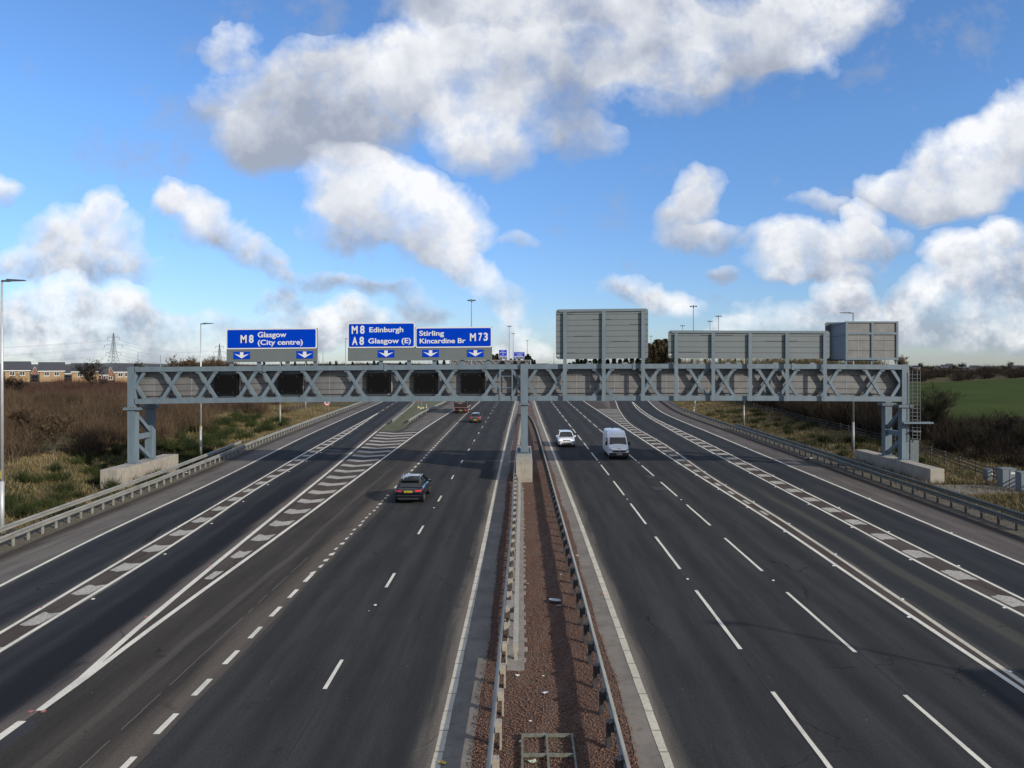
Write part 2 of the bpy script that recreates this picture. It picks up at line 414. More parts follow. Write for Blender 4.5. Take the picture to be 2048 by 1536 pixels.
R1 = lerp_fn([(7.08, 10), (7.12, 30), (7.16, 60), (7.0, 110), (6.84, 176)])
R2 = lerp_fn([(10.76, 10), (10.77, 30), (10.85, 60), (10.78, 110), (10.9, 176)])
R3 = tr((2048, 1382.5), (1744.9, 1180), (1567.6, 1059), (1402.5, 955), (1240, 849.8), (1166.6, 802))
R4 = tr((2048, 1366.7), (1773.4, 1180), (1593, 1059.3), (1430.5, 959), (1331.4, 890.5), (1261.7, 849), (1240, 823), (1231, 802))
R5 = tr((2027, 1221), (1839.8, 1126), (1717.4, 1059.3), (1524.4, 957.8), (1367, 874), (1278, 820.6), (1264, 804))
R6 = tr((2048, 1199.7), (1758, 1056.8), (1549.8, 954), (1425.4, 891.7), (1301, 832), (1265, 804))
R7 = tr((2048, 1128.8), (1760, 1007.3), (1595.5, 938.7), (1428, 868.9), (1326.3, 825.7), (1295.9, 801.6))
def off(f, d): return lambda Y: f(Y) + d
BL = off(LE, -3.3)     # left roadside barrier
BR = off(R7, 4.0)      # right roadside barrier
def strip(name, fa, fb, y0, y1, z, m, parent=None, step=2.0, kind='structure', nu=1):
    n = int(math.ceil((y1 - y0) / step)); V_ = []; F_ = []; uvs = []
    for i in range(n + 1):
        Y = y0 + (y1 - y0) * i / n; a, b = fa(Y), fb(Y)
        for k in range(nu + 1):
            t = k / nu; V_.append((a + (b - a) * t, Y, z)); uvs.append((t, Y))
    for i in range(n):
        for k in range(nu):
            q = i * (nu + 1) + k; F_.append((q, q + 1, q + nu + 2, q + nu + 1))
    o = np_mesh(name, V_, F_, m, parent)
    uvl = o.data.uv_layers.new(name='UVMap')
    for i, l in enumerate(o.data.loops): uvl.data[i].uv = uvs[l.vertex_index]
    if parent is None: tag(o, kind=kind)
    return o
def line_mb(mb, f, y0, y1, w, z, step=2.0):
    n = max(1, int(math.ceil((y1 - y0) / step))); pv = None; w0 = w
    for i in range(n + 1):
        Y = y0 + (y1 - y0) * i / n
        x = f(Y) + random.uniform(-.006, .006); w = w0 + random.uniform(-.012, .012); q = ((x - w / 2, Y, z), (x + w / 2, Y, z))
        if pv: mb.quad(pv[0], pv[1], q[1], q[0])
        pv = q
YN, YF = -25.0, 400.0
BLUE = dict(base=(.023, .0245, .0275), worn=(.035, .0365, .039))
DARK = dict(base=(.027, .0272, .028), worn=(.041, .041, .041))
BRN = dict(base=(.034, .031, .028), worn=(.053, .047, .041))
dustc = (0.150, 0.130, 0.108)
a_slipL = asphalt('slip_asphalt', **BLUE, dust=(.075, .07, .062), dL=.1, dR=.1)
a_slipL2 = asphalt('tarred_slip_asphalt', **BLUE, dust=(.12, .10, .088), dL=.05, dR=.22, stripe=[(.62, .30, (.012, .013, .016), .9, 0, 52)], tracks=.5)
a_l3 = asphalt('brown_worn_asphalt', **BRN, dust=(.10, .085, .07), dL=.0, dR=.28, stripe=[(.50, .05, (.085, .077, .066), .5, 0, 60)], tracks=.25)
a_l2 = asphalt('lane_asphalt', **DARK, dust=(.085, .072, .06), dL=.12, dR=0)
a_l1 = asphalt('lane_asphalt_dusty_right', **DARK, dust=dustc, dL=0, dR=.17)
a_r1 = asphalt('lane_asphalt_dusty_left', **DARK, dust=dustc, dL=.16, dR=0, tracks=.3)
a_r2 = asphalt('lane_asphalt_plain', **DARK, tracks=.4)
a_slipR = asphalt('slip_asphalt_right', base=(.025, .027, .029), worn=(.037, .038, .038), dust=(.095, .085, .072), dL=.10, dR=.05, stripe=[(.52, .12, (.070, .066, .054), .55, 0, 45)])
a_slipR2 = asphalt('outer_slip_asphalt', **BLUE, dust=(.075, .07, .062), dL=.05, dR=.05)
a_isl = asphalt('island_asphalt', base=(.046, .037, .032), worn=(.075, .062, .054), tracks=0)
a_shl = asphalt('hard_shoulder_asphalt', base=(.080, .072, .066), worn=(.135, .122, .110), dust=(.035, .029, .024), dL=.42, tracks=0)
a_shr = asphalt('hard_shoulder_asphalt_right', base=(.070, .060, .055), worn=(.112, .100, .092), dust=(.035, .029, .024), dR=.42, tracks=0.15)
road = empty('motorway', (0, 0, 0)); tag(road, kind='structure')
def lane(name, fa, fb, m, y0=YN, y1=YF): return strip(name, fa, fb, y0, y1, 0.0, m, road, nu=2)
lane('hard_shoulder', off(LE, -2.9), LE, a_shl)
lane('slip_lane', LE, LD, a_slipL)
lane('ghost_island', LD, LC, a_isl, 10, 133.4)
lane('slip_lane', LC, LA, a_slipL2)
lane('ghost_island', LA, LB, a_isl, 18.95, 98)
lane('lane', LB, L2, a_l3)
lane('lane', L2, L1, a_l2)
lane('lane', L1, L0, a_l1)
lane('lane', R0, R1, a_r1)
lane('lane', R1, R2, a_r2)
lane('lane', R2, R3, a_r2)
lane('ghost_island', R3, R4, a_isl)
lane('slip_lane', R4, R5, a_slipR)
lane('ghost_island', R5, R6, a_isl, YN, 170)
lane('slip_lane', R6, R7, a_slipR2)
lane('hard_shoulder', R7, off(R7, 3.4), a_shr)
# darker rectangles of newer tarmac
m_patch = mat('tarmac_patch', (.019, .019, .020), .9, var=.2, vscale=8)
def gpoly(name, pts, z, m, parent=None):
    mb = MB(); g = [px2g(*p) for p in pts]; mb.add([(x, y, z) for x, y in g], [tuple(range(len(g)))])
    return mb.build(name, m, parent)
gpoly('tarmac_patch', [(1311, 980), (1352, 981), (1338, 974), (1300, 973)], .003, m_patch, road)
gpoly('tarmac_patch', [(1296, 956), (1312, 957), (1306, 951), (1290, 950)], .003, m_patch, road)
gpoly('tarmac_patch', [(0, 1503), (76, 1452), (62, 1436), (0, 1475)], .003, m_patch, road)
# markings
m_white = paint_mat('road_paint', (.62, .59, .50))
m_chev = paint_mat('worn_road_paint', (.41, .385, .325), .6, .44, .66, .8)
m_line2 = paint_mat('kerb_line_paint', (.50, .465, .37), .6, .5, .72, .7)
Z1 = .005
def lines(specs, name='lane_marking', m=None, dz_=0.0):
    mb = MB()
    for (f, y0, y1, w) in specs: line_mb(mb, f, y0, y1, w, Z1 + dz_)
    return mb.build(name, m or m_white, road, flat_fix=False)
lines([(LE, YN, YF, .17)]); lines([(LD, 10, 133, .17)]); lines([(LC, 10, 133, .17)], dz_=.0045)
lines([(LA, 19, 97.5, .22)]); lines([(LA, 98.2, 300, .14)], m=m_line2)
lines([(LB, 19, 300, .2)], dz_=.0045)
lines([(R3, YN, 300, .18)]); lines([(R4, YN, 300, .18)], m=m_line2); lines([(R5, YN, 171, .16)]); lines([(R6, YN, 171, .16)], dz_=.0045); lines([(R7, YN, 300, .18)])
def dashes(f, first, module, length, w, ymax, wf=None):
    mb = MB(); Y = first
    while Y < ymax:
        if wf is None or not wf(Y):
            line_mb(mb, f, Y, Y + length, w, Z1, step=1.0 if length > 2 else 2.0)
        Y += module
    return mb.build('lane_marking', m_white, road, flat_fix=False)
dashes(L1, 20.27 - 27.6, 9.2, 2.0, .12, 178)
dashes(R1, 14.1 - 27, 9.0, 6.0, .13, 178)
dashes(R2, 14.05 - 27, 8.95, 6.0, .13, 178)
dashes(L2, 17.8 - 20.7, 2.07, 1.05, .17, 131, lambda Y: 30.5 < Y < 51)
mb = MB(); Y = 31.3
for i in range(19):        # the worn stretch of the same line
    mb_w = .05 + .06 * random.random(); x = L2(Y) + random.uniform(-.05, .05)
    mb.quad((x - mb_w, Y, Z1), (x + mb_w, Y, Z1), (x + mb_w * .8, Y + .35 + .3 * random.random(), Z1), (x - mb_w * 1.1, Y + .3, Z1)); Y += 1.03
mb.build('lane_marking', m_white, road, flat_fix=False)
lines([(L2, 131, 300, .15)])
dashes(LC, 140.7, 9.6, 2.0, .14, 178)
lines([(lambda Y: -13.12, 17.2, 18.45, .22)])
lines([(lambda Y: -13.3, 15.3, 16.4, .22)])
def chevrons(fa, fb, ys, k, th, gap, split=.5):
    mb = MB()
    for y in ys:
        a, b = fa(y) + gap, fb(y) - gap
        if b - a < .18: continue
        xm = a + (b - a) * split
        rnd = random.uniform(-.05, .05)
        def yy(x): return y + k * abs(x - xm)
        xs = [a, a + (xm - a) * .5, xm, xm + (b - xm) * .5, b]
        lo = [(x, yy(x) + rnd + random.uniform(-.04, .04), Z1) for x in xs]; hi = [(x, yy(x) + th + random.uniform(-.04, .04), Z1) for x in xs]
        for i in range(4): mb.quad(lo[i], lo[i + 1], hi[i + 1], hi[i])
    return mb.build('chevron_marking', m_chev, road, flat_fix=False)
chevrons(LA, LB, [93.6 - 3.32 * i for i in range(21)], .62, 1.2, .28, .48)
chevrons(LD, LC, [25.1 + 3.27 * i - 6.5 for i in range(31)], .5, 1.25, .2, .5)
chevrons(R3, R4, [43.6 + 3.46 * i for i in range(30)], -.35, 1.2, .25, .5)
chevrons(R5, R6, [41.2 - 14 + 3.46 * i for i in range(32)], -.42, 1.3, .22, .5)
# jointed edge lines laid in one metre lengths beside the central reserve
for f in (L0, R0):
    mb = MB(); Y = 8.0
    while Y < 300:
        ln = 1.0 if Y < 90 else 6.0
        line_mb(mb, f, Y, Y + ln - (.035 if Y < 90 else 0), .22, Z1, 1.0); Y += ln
    mb.build('edge_line', m_line2, road, flat_fix=False)
# reflective studs
m_stud = mat('stud_white', (.7, .7, .66), .4)
m_studr = mat('stud_red', (.30, .10, .09), .5)
mb = MB(); mr = MB()
def stud(b_, x, y, s=.05): b_.box(x - s, x + s, y - s * .9, y + s * .9, .004, .022)
for k in range(12):
    stud(mb, R1(12.6 + 18 * k), 12.6 + 9 * 2 * k); stud(mb, R2(12.4 + 18 * k), 12.4 + 9 * 2 * k); stud(mb, L1(27.3 + 18.4 * k), 27.3 + 18.4 * k)
for k in range(22):
    y = 19.4 + 6.6 * k
    if 20 < y < 98: stud(mr, LA(y) - .17, y)
    stud(mb, LC(y) + .17, y + 2); stud(mr, LD(y) - .16, y + 1); stud(mb, R3(y) - .17, y); stud(mb, R4(y) + .17, y + 2); stud(mb, R5(y) - .16, y + 1); stud(mb, R6(y) + .16, y)
    stud(mb, R7(y * 1.5) + .14, y * 1.5)
stud(mr, -13.25, 18.95); stud(mr, -12.9, 18.95)
so_ = mb.build('reflective_studs', m_stud, road); so_['kind'] = 'stuff'
so_ = mr.build('reflective_studs', m_studr, road); so_['kind'] = 'stuff'

# paving seams and scuffs along the lanes
def broken(f, d, y0, y1, w, m, keep, seg=1.3, nm_='paving_seam'):
    mb = MB(); Y = y0
    while Y < y1:
        if random.random() < keep:
            a = f(Y) + d + random.uniform(-.012, .012); b = f(Y + seg) + d + random.uniform(-.012, .012); mb.quad((a - w / 2, Y, .0035), (a + w / 2, Y, .0035), (b + w / 2, Y + seg, .0035), (b - w / 2, Y + seg, .0035))
        Y += seg
    mb.build(nm_, m, road, flat_fix=False)
m_seamr = mat('seam_tar', (.009, .009, .010), .7); m_scuff = mat('scuff_pale', (.12, .11, .10), .9)
broken(R1, -.10, YN, 150, .03, m_seamr, .9); broken(L1, .12, YN, 150, .02, m_seamr, .7); broken(L2, -1.0, 12, 34, .025, m_scuff, .75, .5); broken(L2, .30, YN, 90, .03, m_seamr, .8)
broken(R2, .12, YN, 140, .025, m_seamr, .55); broken(LB, .42, 12, 80, .03, m_seamr, .7); broken(R4, .2, YN, 120, .03, m_seamr, .6)
for (y, xa, xb) in ((63.2, L1(63), L0(63)), (63.4, R0(63), R3(63) - .1), (88.3, LC(88), LA(88)), (34.8, LE(34.8) - .2, LE(34.8) + .5), (98.4, LC(98), LA(98))):
    MB().quad((xa + .12, y, .0034), (xb - .12, y, .0034), (xb - .12, y + .05, .0034), (xa + .12, y + .05, .0034)).build('paving_seam', m_seamr, road, flat_fix=False)
# ------------------------------------------------------------------ central reserve
def conc(name, c, var=.18, vs=1.5, stain=.5):
    m = bpy.data.materials.new(name); m.use_nodes = True; nt = m.node_tree; b = nt.nodes['Principled BSDF']
    g = N(nt, 'ShaderNodeNewGeometry'); pos = g.outputs['Position']
    a = nnoise(nt, pos, vs, 6, .65); f = nnoise(nt, pos, 26, 3, .7)
    mp = N(nt, 'ShaderNodeMapping'); mp.inputs['Scale'].default_value = (3.0, 3.0, .25); nt.links.new(pos, mp.inputs[0])
    st = nnoise(nt, mp.outputs[0], 1.3, 4, .6)
    q = nmix(nt, nmr(nt, a, .3, .7), tuple(x * (1 - var) for x in c), tuple(x * (1 + var) for x in c))
    q = nmix(nt, nmr(nt, st, .52, .75, 0, stain), q, (c[0] * .55, c[1] * .50, c[2] * .45))
    q = nmix(nt, nmr(nt, f, .35, .7, 0, .35), q, tuple(x * .8 for x in c))
    nt.links.new(q, b.inputs['Base Color']); b.inputs['Roughness'].default_value = .9
    return m
m_conc = conc('grey_concrete', (.20, .185, .165))
m_plinth = conc('plinth_concrete', (.27, .245, .205))
m_margin = conc('margin_concrete', (.145, .128, .108), .25, .8, .7)
def gravel_mat():
    m = bpy.data.materials.new('red_gravel'); m.use_nodes = True; nt = m.node_tree; b = nt.nodes['Principled BSDF']
    g = N(nt, 'ShaderNodeNewGeometry'); pos = g.outputs['Position']
    vo = N(nt, 'ShaderNodeTexVoronoi'); vo.inputs['Scale'].default_value = 24; nt.links.new(pos, vo.inputs['Vector'])
    sp = N(nt, 'ShaderNodeSeparateXYZ'); nt.links.new(vo.outputs['Color'], sp.inputs[0])
    c = nmix(nt, sp.outputs[0], (.070, .032, .020), (.175, .086, .054))
    c = nmix(nt, nmr(nt, sp.outputs[1], .9, 1, 0, .8), c, (.26, .20, .16))
    c = nmix(nt, nmr(nt, vo.outputs['Distance'], .25, .6, 0, .75), c, (.035, .022, .018))
    blot = nnoise(nt, pos, .45, 5, .6)
    c = nmix(nt, nmr(nt, blot, .45, .7, 0, .5), c, (.105, .078, .050))
    nt.links.new(c, b.inputs['Base Color']); b.inputs['Roughness'].default_value = .95
    bp = N(nt, 'ShaderNodeBump'); bp.inputs['Strength'].default_value = 1.0; bp.inputs['Distance'].default_value = .03; bp.invert = True
    nt.links.new(vo.outputs['Distance'], bp.inputs['Height']); nt.links.new(bp.outputs[0], b.inputs['Normal'])
    return m
m_gravel = gravel_mat()
def wob(f, d, a, ph): return lambda Y: f(Y) + d + a * (math.sin(Y * .31 + ph) + .6 * math.sin(Y * .83 + 2 * ph) + .4 * math.sin(Y * 2.1 + ph))
GL = wob(L0, .78, .035, .4); GR = wob(R0, -.66, .05, 1.7)
res = empty('central_reserve'); tag(res, kind='structure')
strip('concrete_margin', L0, off(GL, 0.05), YN, 300, -.004, m_margin, res, step=1.0)
strip('concrete_margin', off(GR, -.05), R0, YN, 300, -.004, m_margin, res, step=1.0)
# gravel bed with real lumps
def gravel_bed():
    V_ = []; F_ = []; nx = 14; rows = []
    Y = YN
    while Y < 300:
        rows.append(Y); Y += .5 if Y < 70 else 3
    for Y in rows:
        a, b = GL(Y), GR(Y)
        for k in range(nx + 1):
            t = k / nx; z = -.03 if k in (0, nx) else .02 + .025 * math.sin(Y * 1.7 + k) * math.sin(Y * .6 + k * 2.2) + .015 * random.random()
            V_.append((a + (b - a) * t, Y, z))
    for i in range(len(rows) - 1):
        for k in range(nx):
            q = i * (nx + 1) + k; F_.append((q, q + 1, q + nx + 2, q + nx + 1))
    o = np_mesh('gravel_bed', V_, F_, m_gravel, res, True)
gravel_bed()
# loose stones
def stones(n, y0, y1, fa, fb, smin, smax, name, m, parent=None):
    t = RNG.random(n); Y = y0 + (y1 - y0) * RNG.random(n) ** 1.4
    A = np.array([fa(y) for y in Y]); B = np.array([fb(y) for y in Y]); X = A + (B - A) * t
    s = smin + (smax - smin) * RNG.random(n) ** 2
    oct_ = np.array([(1, 0, 0), (0, 1, 0), (-1, 0, 0), (0, -1, 0), (0, 0, .8), (0, 0, -.5)], float)
    fc = np.array([(0, 1, 4), (1, 2, 4), (2, 3, 4), (3, 0, 4), (1, 0, 5), (2, 1, 5), (3, 2, 5), (0, 3, 5)])
    ang = RNG.random(n) * 6.28; c, s_ = np.cos(ang), np.sin(ang)
    J = oct_[None] * (0.7 + .6 * RNG.random((n, 6, 3)))
    x = J[..., 0] * c[:, None] - J[..., 1] * s_[:, None]; y = J[..., 0] * s_[:, None] + J[..., 1] * c[:, None]
    Vs = np.stack([x * s[:, None] + X[:, None], y * s[:, None] + Y[:, None], J[..., 2] * s[:, None] + .045], -1).reshape(-1, 3)
    Fs_ = (fc[None] + (np.arange(n) * 6)[:, None, None]).reshape(-1, 3)
    o = np_mesh(name, Vs, Fs_, m, parent)
    return o
m_stone = mat('stone_chips', (.058, .028, .018), .9, col2=(.20, .108, .070), vscale=19, detail=2)
o = stones(30000, 15.5, 60, GL, GR, .012, .036, 'loose_gravel', m_stone); tag(o, 'reddish brown loose gravel covering the central reserve', 'gravel', kind='stuff')

# ------------------------------------------------------------------ terrain
def sm(t): t = max(0., min(1., t)); return t * t * (3 - 2 * t)
BLt = np.array([BL(y) for y in np.arange(-100, 401, 1.0)]); BRt = np.array([BR(y) for y in np.arange(-100, 401, 1.0)])
def bl(y): return BLt[int(max(0, min(500, y + 100)))]
def br_(y): return BRt[int(max(0, min(500, y + 100)))]
def hgt(x, y):
    far = 0.0118 * max(0., y - 60) if y < 260 else (2.36 + .003 * (y - 260) if y < 600 else 3.38 - .0062 * (y - 600))
    lim = sm((y - 330) / 120)      # beyond the junction the land closes over the road
    nz = .25 * math.sin(x * .11 + 1.3) * math.sin(y * .087) + .12 * math.sin(x * .37) * math.sin(y * .29 + 1)
    if x < bl(y) - .9:
        d = bl(y) - .9 - x
        return -.05 + (.75 + nz) * sm((d - 4) / 9) + far * sm(d / 30) - .8 * sm(d / 2.5) * sm((15 - d) / 8) * sm((y - 34) / 10) * sm((80 - y) / 14)
    if x > br_(y) + 1.0:
        d = x - br_(y) - 1.0
        k = .9 * sm((y - 52) / 25)
        return -.05 + (k + nz * .6) * sm(d / 9) + far * sm(d / 34) + .032 * min(90., max(0., x - 70)) * sm((y - 60) / 90) * (1 - .9 * sm((y - 240) / 120))
    return -.06 + lim * far
def axis(a, b, step0, core0, core1, grow=1.18):
    xs = list(np.arange(core0, core1 + .01, step0)); s = step0; x = core1
    while x < b: s *= grow; x += s; xs.append(x)
    s = step0; x = core0
    while x > a: s *= grow; x -= s; xs.insert(0, x)
    return xs
def terrain():
    xs = axis(-3500, 3500, 1.25, -75, 75); ys = axis(-120, 9000, 1.8, -20, 200, 1.12)
    V_ = [(x, y, hgt(x, y)) for y in ys for x in xs]; nx = len(xs)
    i, j = np.meshgrid(np.arange(len(ys) - 1), np.arange(nx - 1), indexing='ij'); q = (i * nx + j).ravel()
    F_ = np.stack([q, q + 1, q + nx + 1, q + nx], 1)
    m = bpy.data.materials.new('rough_ground'); m.use_nodes = True; nt = m.node_tree; b = nt.nodes['Principled BSDF']
    g = N(nt, 'ShaderNodeNewGeometry'); pos = g.outputs['Position']
    a = nnoise(nt, pos, .16, 6, .65, .6); c2 = nnoise(nt, pos, .55, 6, .7, .3); f = nnoise(nt, pos, 6.0, 5, .8)
    c = nmix(nt, nmr(nt, a, .42, .6), (.105, .082, .042), (.040, .050, .016))
    c = nmix(nt, nmr(nt, c2, .45, .62), c, (.150, .120, .064))
    c = nmix(nt, nmr(nt, f, .35, .7, 0, .75), c, (.030, .027, .013))
    nt.links.new(c, b.inputs['Base Color']); b.inputs['Roughness'].default_value = .95; b.inputs['Specular IOR Level'].default_value = .1
    bp = N(nt, 'ShaderNodeBump'); bp.inputs['Strength'].default_value = 1; bp.inputs['Distance'].default_value = .15
    nt.links.new(f, bp.inputs['Height']); nt.links.new(bp.outputs[0], b.inputs['Normal'])
    o = np_mesh('ground', V_, F_, m, None, True); tag(o, kind='structure')
terrain()
m_verge = mat('verge_dirt', (.045, .036, .028), .95, col2=(.10, .088, .062), vscale=2.2, bump=.8, bscale=14)
strip('verge', off(BL, -1.6), off(LE, -2.88), YN, YF, -.012, m_verge, None, step=2, nu=2)
strip('verge', off(R7, 3.38), off(BR, 1.5), YN, YF, -.012, m_verge, None, step=2, nu=2)
# grassed nose between the left slip and the main line, and the bare nose on the right
m_grass = mat('short_grass', (.040, .052, .018), .95, col2=(.085, .078, .034), vscale=.8, bump=.6, bscale=12, detail=6)
def gore(name, fa, fb, y0, y1, m, hmax):
    V_ = []; F_ = []; nx = 8; n = int((y1 - y0) / 2)
    for i in range(n + 1):
        Y = y0 + (y1 - y0) * i / n; a, b = fa(Y), fb(Y)
        for k in range(nx + 1):
            t = k / nx; V_.append((a + (b - a) * t, Y, .001 + hmax * math.sin(math.pi * t) * sm((Y - y0) / 20)))
    for i in range(n):
        for k in range(nx):
            q = i * (nx + 1) + k; F_.append((q, q + 1, q + nx + 2, q + nx + 1))
    return tag(np_mesh(name, V_, F_, m, None, True), kind='structure')
GB = lerp_fn([(LA(98) + 2.6, 98), (LA(101) + 3.2, 101), px2g(818, 846), px2g(845, 827), px2g(889, 806), (-21.5, 200)])   # right-hand edge of the grass
gore('grass_verge', off(LA, .3), GB, 98, 330, m_grass, .25)
strip('gore_shoulder', GB, LB, 98, YF, 0.0, a_shl, None)
m_bare = mat('bare_soil', (.085, .068, .052), .95, col2=(.05, .036, .028), vscale=1.2, bump=.7, bscale=10)
gore('soil_nose', off(R3, 3.0), off(R4, -1.6), 147, 330, m_bare, .3)
strip('gore_shoulder', off(R4, -1.7), R4, 147, 330, -.003, a_isl, None)
# green field right of the road
def field():
    m = mat('green_field', (.028, .042, .007), .95, col2=(.044, .060, .012), vscale=.08, bump=.5, bscale=5, spec=.05)
    xs = np.arange(44, 420, 8.0); ys = np.arange(84, 203, 5.0); V_ = []; nx = len(xs)
    for y in ys:
        for x in xs: V_.append((x + (y - 84) * .1, y + .02 * x, hgt(x + (y - 84) * .1, y + .02 * x) + .12 + .0000 * x))
    i, j = np.meshgrid(np.arange(len(ys) - 1), np.arange(nx - 1), indexing='ij'); q = (i * nx + j).ravel()
    tag(np_mesh('field', V_, np.stack([q, q + 1, q + nx + 1, q + nx], 1), m, None, True), kind='structure')
field()
# low hills on the horizon
def hills():
    m = mat('far_hill', (.035, .045, .035), .95, col2=(.06, .06, .045), vscale=.004)
    V_ = []; F_ = []; n = 90
    for i in range(n + 1):
        a = rad(-50 + 52 * i / n); 
        h = 16 + 14 * math.sin(i * .21) + 9 * math.sin(i * .57 + 1) + 4 * math.sin(i * 1.7)
        for r_, hh in ((3900, -30), (4600, 4 + h * .22), (6500, -20)): V_.append((math.sin(a) * r_, math.cos(a) * r_, hh))
    for i in range(n):
        for k in (0, 1):
            q = i * 3 + k; F_.append((q, q + 3, q + 4, q + 1))
    tag(np_mesh('hills', V_, F_, m, None, True), kind='structure')
hills()

# ------------------------------------------------------------------ barriers
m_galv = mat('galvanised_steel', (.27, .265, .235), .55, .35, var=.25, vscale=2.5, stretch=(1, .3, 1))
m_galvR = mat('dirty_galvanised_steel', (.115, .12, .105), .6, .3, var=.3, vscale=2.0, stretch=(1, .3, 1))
m_galvdark = mat('post_steel', (.05, .05, .052), .6, .3, var=.3, vscale=5)  # dark tone takes in the backlit side of the central right posts
m_posttan = mat('post_weathered_sunlit', (.33, .30, .245), .6, .2, var=.2, vscale=6)  # weathered tan, with the sun on the left posts put into the colour
def sweep(name, sec, f, ys, m, parent, zf=None):
    """sec: list of (dx, z); swept along X=f(Y)"""
    V_ = []; F_ = []; k = len(sec)
    for Y in ys:
        x = f(Y); z0 = zf(x, Y) if zf else 0
        for dx_, z in sec: V_.append((x + dx_, Y, z + z0))
    for i in range(len(ys) - 1):
        for j in range(k):
            a = i * k + j; b = i * k + (j + 1) % k; F_.append((a, b, b + k, a + k))
    mb = MB(); mb.v = V_; mb.f = F_ + [tuple(range(k)), tuple(range(len(V_) - 1, len(V_) - k - 1, -1))]
    return mb.build(name, m, parent)
def wsec(sx, z0=.42, h=.32, d=.085):
    p = [(0, 0), (.5, .06), (1, .2), (.95, .3), (.25, .42), (.25, .58), (.95, .7), (1, .8), (.5, .94), (0, 1)]
    out = [(sx * x * d, z0 + z * h) for x, z in p]; inn = [(sx * (x * d - .018), z0 + z * h) for x, z in reversed(p)]
    return out + inn
def barrier(name, f, ys, sx, label, mrail, post_step, postspec, group=None, zf=None, endcaps=True):
    """sx: side on which the traffic runs (+1 = right)"""
    r = empty(name, (0, 0, 0)); tag(r, label, 'crash barrier', group)
    sweep('rail', wsec(sx), f, ys, mrail, r, zf)
    w, d, m, brk = postspec
    mb = MB()
    mb.box(-w / 2, w / 2, -d / 2, d / 2, -.08, .70)
    if brk: mb.box(-sx * .0, sx * .13, -.1, .1, .46, .70)
    proto = None; Y = ys[0] + .3; n = 0; rest = MB()
    while Y < ys[-1]:
        x = f(Y) - sx * (.03 + (.13 if brk else w / 2 + .01)); z0 = zf(x, Y) if zf else 0
        if n < 100:
            if proto is None: proto = mb.build('post', m, r); o = proto
            else:
                o = proto.copy(); COL.objects.link(o)
            o.location = (x, Y, z0)
        else:
            rest.box(x - w / 2, x + w / 2, Y - d / 2, Y + d / 2, z0 - .08, z0 + .7)
        n += 1; Y += post_step if Y < 120 else post_step * 2
    if rest.v:
        q = rest.build('posts', m, r); q['kind'] = 'stuff'
    return r
CR = lerp_fn([(2.22, 5), (2.2, 30), (2.1, 45), (1.92, 69), (1.60, 98), (1.38, 108), (.77, 121), (.3, 132)])
CLF = lerp_fn([(-.76, 5), (-.70, 20), (-.62, 35), (-.72, 60), (-.60, 80), (-.35, 110), (.1, 132)])
ysn = list(np.arange(4, 132, 1.6))
barrier('crash_barrier', CR, ysn, 1, 'steel crash barrier with dark square brackets right of the gravel strip', m_galv, 1.6, (.11, .12, m_galvdark, True), 'barriers along the central reserve')
barrier('crash_barrier', CLF, ysn, -1, 'steel crash barrier with pale plate posts left of the gravel strip', m_galv, 1.6, (.05, .16, m_posttan, True), 'barriers along the central reserve')
# second rail on a concrete base that flares to the middle plinth
r = empty('crash_barrier'); tag(r, 'short double barrier on a concrete strip leading to the middle plinth', 'crash barrier', 'barriers along the central reserve')
C2 = lerp_fn([(-.24, 21.6), (-.27, 35), (-.28, 48), (-.34, 53), (-.52, 55.6)])
sweep('rail', [(-.08, .44), (.08, .44), (.08, .68), (-.08, .68)], C2, list(np.arange(21.8, 55.7, 1.2)), m_posttan, r)
sweep('base_strip', [(-.28, -.05), (.27, -.05), (.27, .055), (-.28, .055)], C2, list(np.arange(21.4, 55.6, .8)), m_conc, r)
pb = MB(); pb.box(-.05, .05, -.06, .06, .0, .5); p0 = pb.build('post', m_posttan, r); p0.location = (C2(22.2), 22.2, 0)
for i in range(1, 21):
    o = p0.copy(); COL.objects.link(o); o.location = (C2(22.2 + 1.6 * i), 22.2 + 1.6 * i, 0)
mb = MB()
for i in range(42):
    y = 22 + .8 * i; mb.box(C2(y) + .25, C2(y) + .27 + .12 * random.random(), y, y + .25 + .2 * random.random(), -.02, .058)
mb.box(-.62, -.34, 25.2, 25.75, .45, .72)
mb.build('bracket', m_conc, r)
def ylist(a, b):
    out = []; y = a
    while y < b: out.append(y); y += 1.6 if y < 90 else 4
    return out + [b]
zl = lambda x, y: hgt(x, y)
barrier('crash_barrier', BL, ylist(-20, 240), 1, 'long weathered steel barrier beside the left slip road', m_galv, 1.3, (.07, .14, m_galv, False), 'roadside barriers')
barrier('crash_barrier', off(BL, -1.15), ylist(-20, 78), 1, 'second steel rail behind the left barrier, ending near a lamp post', m_galv, 3.2, (.07, .14, m_galvdark, False), 'roadside barriers', zf=lambda x, y: .08)
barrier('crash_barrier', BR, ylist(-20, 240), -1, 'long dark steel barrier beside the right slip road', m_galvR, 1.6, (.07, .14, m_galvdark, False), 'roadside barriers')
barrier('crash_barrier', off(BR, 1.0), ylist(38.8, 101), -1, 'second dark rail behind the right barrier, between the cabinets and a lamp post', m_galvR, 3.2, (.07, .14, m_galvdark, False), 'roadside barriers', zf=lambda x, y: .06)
ga = lerp_fn([px2g(785, 849), px2g(806, 831), px2g(824, 815), px2g(830, 806), (LA(200) + 1.6, 200)])
gb = lerp_fn([px2g(817, 849), px2g(845, 831), px2g(870, 818), px2g(890, 808), (GB(200), 200)])
barrier('crash_barrier', ga, ylist(px2g(785, 849)[1], 200), -1, 'barrier on the left edge of the grass nose between the roads', m_galv, 3.0, (.07, .14, m_galv, False), 'barriers round the grass nose')
